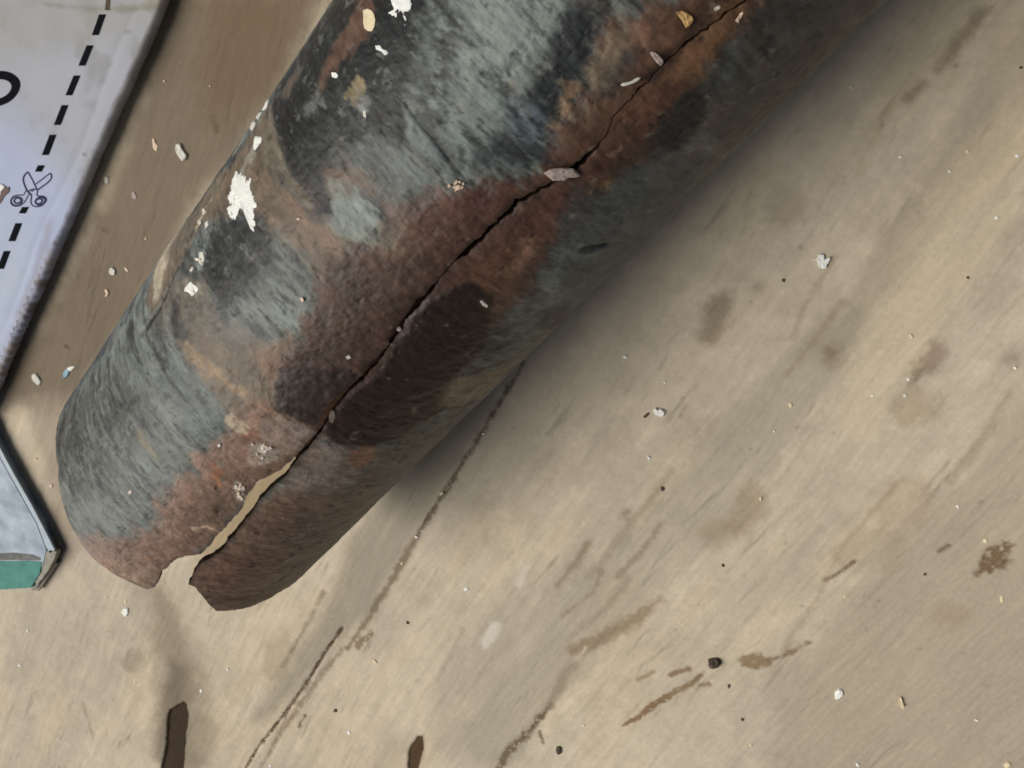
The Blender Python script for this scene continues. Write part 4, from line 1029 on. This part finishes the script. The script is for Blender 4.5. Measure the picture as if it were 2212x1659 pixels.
def scissors():
    k = .1226
    def c(pts): return [(x * k, 305 + y * k) for x, y in pts]
    def el(cx, cy, rx, ry, rot=0):
        a = np.linspace(0, 2 * np.pi, 22, endpoint=False); r = math.radians(rot)
        return [(cx + rx * math.cos(t) * math.cos(r) - ry * math.sin(t) * math.sin(r), cy + rx * math.cos(t) * math.sin(r) + ry * math.sin(t) * math.cos(r)) for t in a]
    strokes = [([(495, 540), (430, 600), (405, 670), (430, 760), (470, 860), (510, 910), (560, 950)], 4.4, 0), ([(495, 540), (560, 650), (610, 760), (655, 850)], 3.4, 0),
               ([(885, 560), (920, 600), (910, 660), (850, 725), (760, 790), (670, 855)], 3.8, 0), ([(885, 562), (800, 630), (700, 705), (620, 762)], 3.2, 0),
               ([(510, 875), (580, 842), (665, 855)], 3.4, 0), (el(570, 866, 30, 16), 2.6, 1),
               ([(470, 870), (440, 890), (430, 955), (330, 945), (230, 970), (188, 1040), (192, 1110), (260, 1150), (360, 1138), (440, 1070), (480, 990), (515, 935)], 3.0, 0), (el(312, 1046, 68, 54, -8), 4.6, 1), (el(300, 1052, 105, 78, -8), 2.4, 1),
               ([(520, 905), (565, 960), (540, 1060), (562, 1130), (640, 1160), (740, 1140), (818, 1060), (822, 1000), (760, 962), (660, 972), (640, 940), (672, 900), (655, 850)], 3.2, 0), (el(686, 1060, 72, 50, -20), 5.0, 1), (el(712, 1056, 92, 72, -22), 4.2, 1)]
    V = []; Fs = []
    for pts, w, cl in strokes:
        rb = ribbon(c(pts), w * .8, bool(cl))
        b = len(V)
        for r in rb:
            for x, y in r: V.append(on_sack(x, y, .008 + .0006 * len(Fs) / 100))
        for i in range(len(rb) - 1):
            a = b + 2 * i
            Fs.append((a, a + 1, a + 3, a + 2))
    o = mesh_np('printed_scissors', np.array(V), np.array(Fs), M_inkblue)
    keep_world(o, sack)
scissors()

def letter():
    # the bowl and stem of a printed letter P
    k = .25
    def c(pts): return [(x * k, y * k) for x, y in pts]
    outer = [(-120, 640), (-60, 615), (20, 610), (90, 622), (150, 660), (182, 705), (178, 760), (150, 820), (90, 880), (10, 915), (-60, 930), (-130, 935)]
    inner = [(-120, 712), (-60, 690), (0, 684), (50, 690), (85, 708), (104, 735), (102, 765), (82, 800), (45, 832), (0, 850), (-60, 862), (-130, 866)]
    O = np.array(outer, float); I_ = np.array(inner, float)
    def rs(P_, n=36):
        L = np.concatenate([[0], np.cumsum(np.hypot(*np.diff(P_, axis=0).T))]); t = np.linspace(0, L[-1], n)
        Q = np.stack([np.interp(t, L, P_[:, 0]), np.interp(t, L, P_[:, 1])], -1)
        for _ in range(3): Q[1:-1] = Q[1:-1] * .5 + (Q[:-2] + Q[2:]) * .25
        return Q
    O = rs(O); I_ = rs(I_)
    rings = []
    for i in range(len(O)):
        rings.append([tuple((O[i] * (1 - q) + I_[i] * q) * k) for q in np.linspace(0, 1, 5)])
    rings2 = []
    for q in np.linspace(0, 1, 14):
        x = -120 - 150 * q; y = 640 + 520 * q
        rings2.append([((x + j * 26) * k, y * k) for j in range(-3, 1)])
    V = []; Fs = []
    for rg in (rings, rings2):
        b = len(V); n = len(rg[0])
        for r in rg:
            for x, y in r: V.append(on_sack(x, y, .008 if rg is rings else .0095))
        for i in range(len(rg) - 1):
            for j in range(n - 1):
                a = b + i * n + j; Fs.append((a, a + 1, a + n + 1, a + n))
    o = mesh_np('printed_letter', np.array(V), np.array(Fs), M_ink)
    keep_world(o, sack)
letter()

# a torn scrap stuck to the sack at the left edge
def scrap():
    for px_o, m, nm in (([(-20, 396), (8, 398), (14, 404), (6, 412), (2, 424), (-20, 428)], M_white, 'torn_film'), ([(4, 412), (18, 402), (24, 406), (20, 416), (10, 424), (2, 440), (-6, 446), (-10, 432)], M_tear, 'brown_tear')):
        out = np.array([on_sack(x, y)[:2] for x, y in px_o])
        out = blob_outline(out, 16, .06, 3)
        zc = float(on_sack(px_o[0][0], px_o[0][1])[2])
        o = cake(nm, out, lambda u, v, h: (u, v, zc + h), .03 if m is M_white else .015, m, sack, 3, .3)
scrap()

# ------------------------------------------------------------------ the second sack: only its corner shows
M_slab = flat_mat('glossy_white_film', (122, 138, 154), .5, .3, .1, 1.6, .03, rgb2=(176, 190, 202))
M_teal = flat_mat('teal_print', (42, 118, 106), .55, .25, .15, 2.2, .01, rgb2=(64, 140, 126))
M_film = flat_mat('folded_film', (140, 160, 172), .4, .5, .12, 4., .01)
M_fray = flat_mat('frayed_edge', (150, 146, 134), .7, .3, .2, 6., .02)
M_grime = flat_mat('grey_grime', (112, 112, 110), .8, .2, .25, 6., .01)
def slab(name, px_outline, z0, z1, mat, parent, bevel=.05, wob=0.0):
    bm = bmesh.new()
    pts = [at(x, y, z1) for x, y in px_outline]
    vs = [bm.verts.new((q[0], q[1], z0)) for q in pts]
    f = bm.faces.new(vs)
    r = bmesh.ops.extrude_face_region(bm, geom=[f])
    for v in r['geom']:
        if isinstance(v, bmesh.types.BMVert): v.co.z = z1
    bmesh.ops.recalc_face_normals(bm, faces=bm.faces)
    if bevel:
        ed = [e for e in bm.edges if all(v.co.z > z1 - 1e-4 for v in e.verts)]
        bmesh.ops.bevel(bm, geom=ed, offset=bevel, segments=3, affect='EDGES', profile=.5)
    me = bpy.data.meshes.new(name); bm.to_mesh(me); bm.free()
    me.materials.append(mat)
    o = bpy.data.objects.new(name, me); COL.objects.link(o)
    keep_world(o, parent)
    return o
def build_corner():
    q = at(0, 1200)
    root = empty('folded_sack', (q[0], q[1], 0))
    tag(root, 'corner of a white plastic sack with a teal band, below the printed sack', 'sack')
    slab('sack_panel', [(-60, 868), (-20, 945), (0, 990), (40, 1062), (78, 1130), (100, 1188), (92, 1222), (70, 1262), (0, 1268), (-260, 1275), (-260, 880)], .0, .42, M_slab, root, .02)
    slab('teal_band', [(-250, 1216), (-60, 1213), (60, 1212), (90, 1214), (86, 1238), (66, 1270), (0, 1274), (-250, 1278)], .1, .44, M_teal, root, .015)
    slab('folded_film', [(-50, 862), (0, 968), (30, 1024), (70, 1094), (100, 1152), (118, 1188), (108, 1196), (92, 1170), (58, 1106), (22, 1040), (-4, 992), (-50, 890)], .33, .40, M_film, root, .01)
    slab('grime_line', [(-80, 1200), (-20, 1196), (30, 1194), (70, 1198), (88, 1206), (86, 1211), (30, 1210), (-80, 1212)], .38, .43, M_grime, root, .0)
    slab('frayed_corner', [(94, 1192), (110, 1188), (122, 1192), (118, 1206), (104, 1232), (90, 1252), (80, 1262), (74, 1258), (88, 1236), (94, 1214)], .2, .40, M_fray, root, .015)
    slab('frayed_strip', [(92, 1238), (97, 1240), (80, 1268), (70, 1277), (66, 1274), (78, 1258)], .15, .32, M_fray, root, .01)
    slab('frayed_strip', [(118, 1216), (122, 1218), (100, 1252), (82, 1277), (77, 1276), (98, 1244)], .1, .22, M_fray, root, .01)
build_corner()
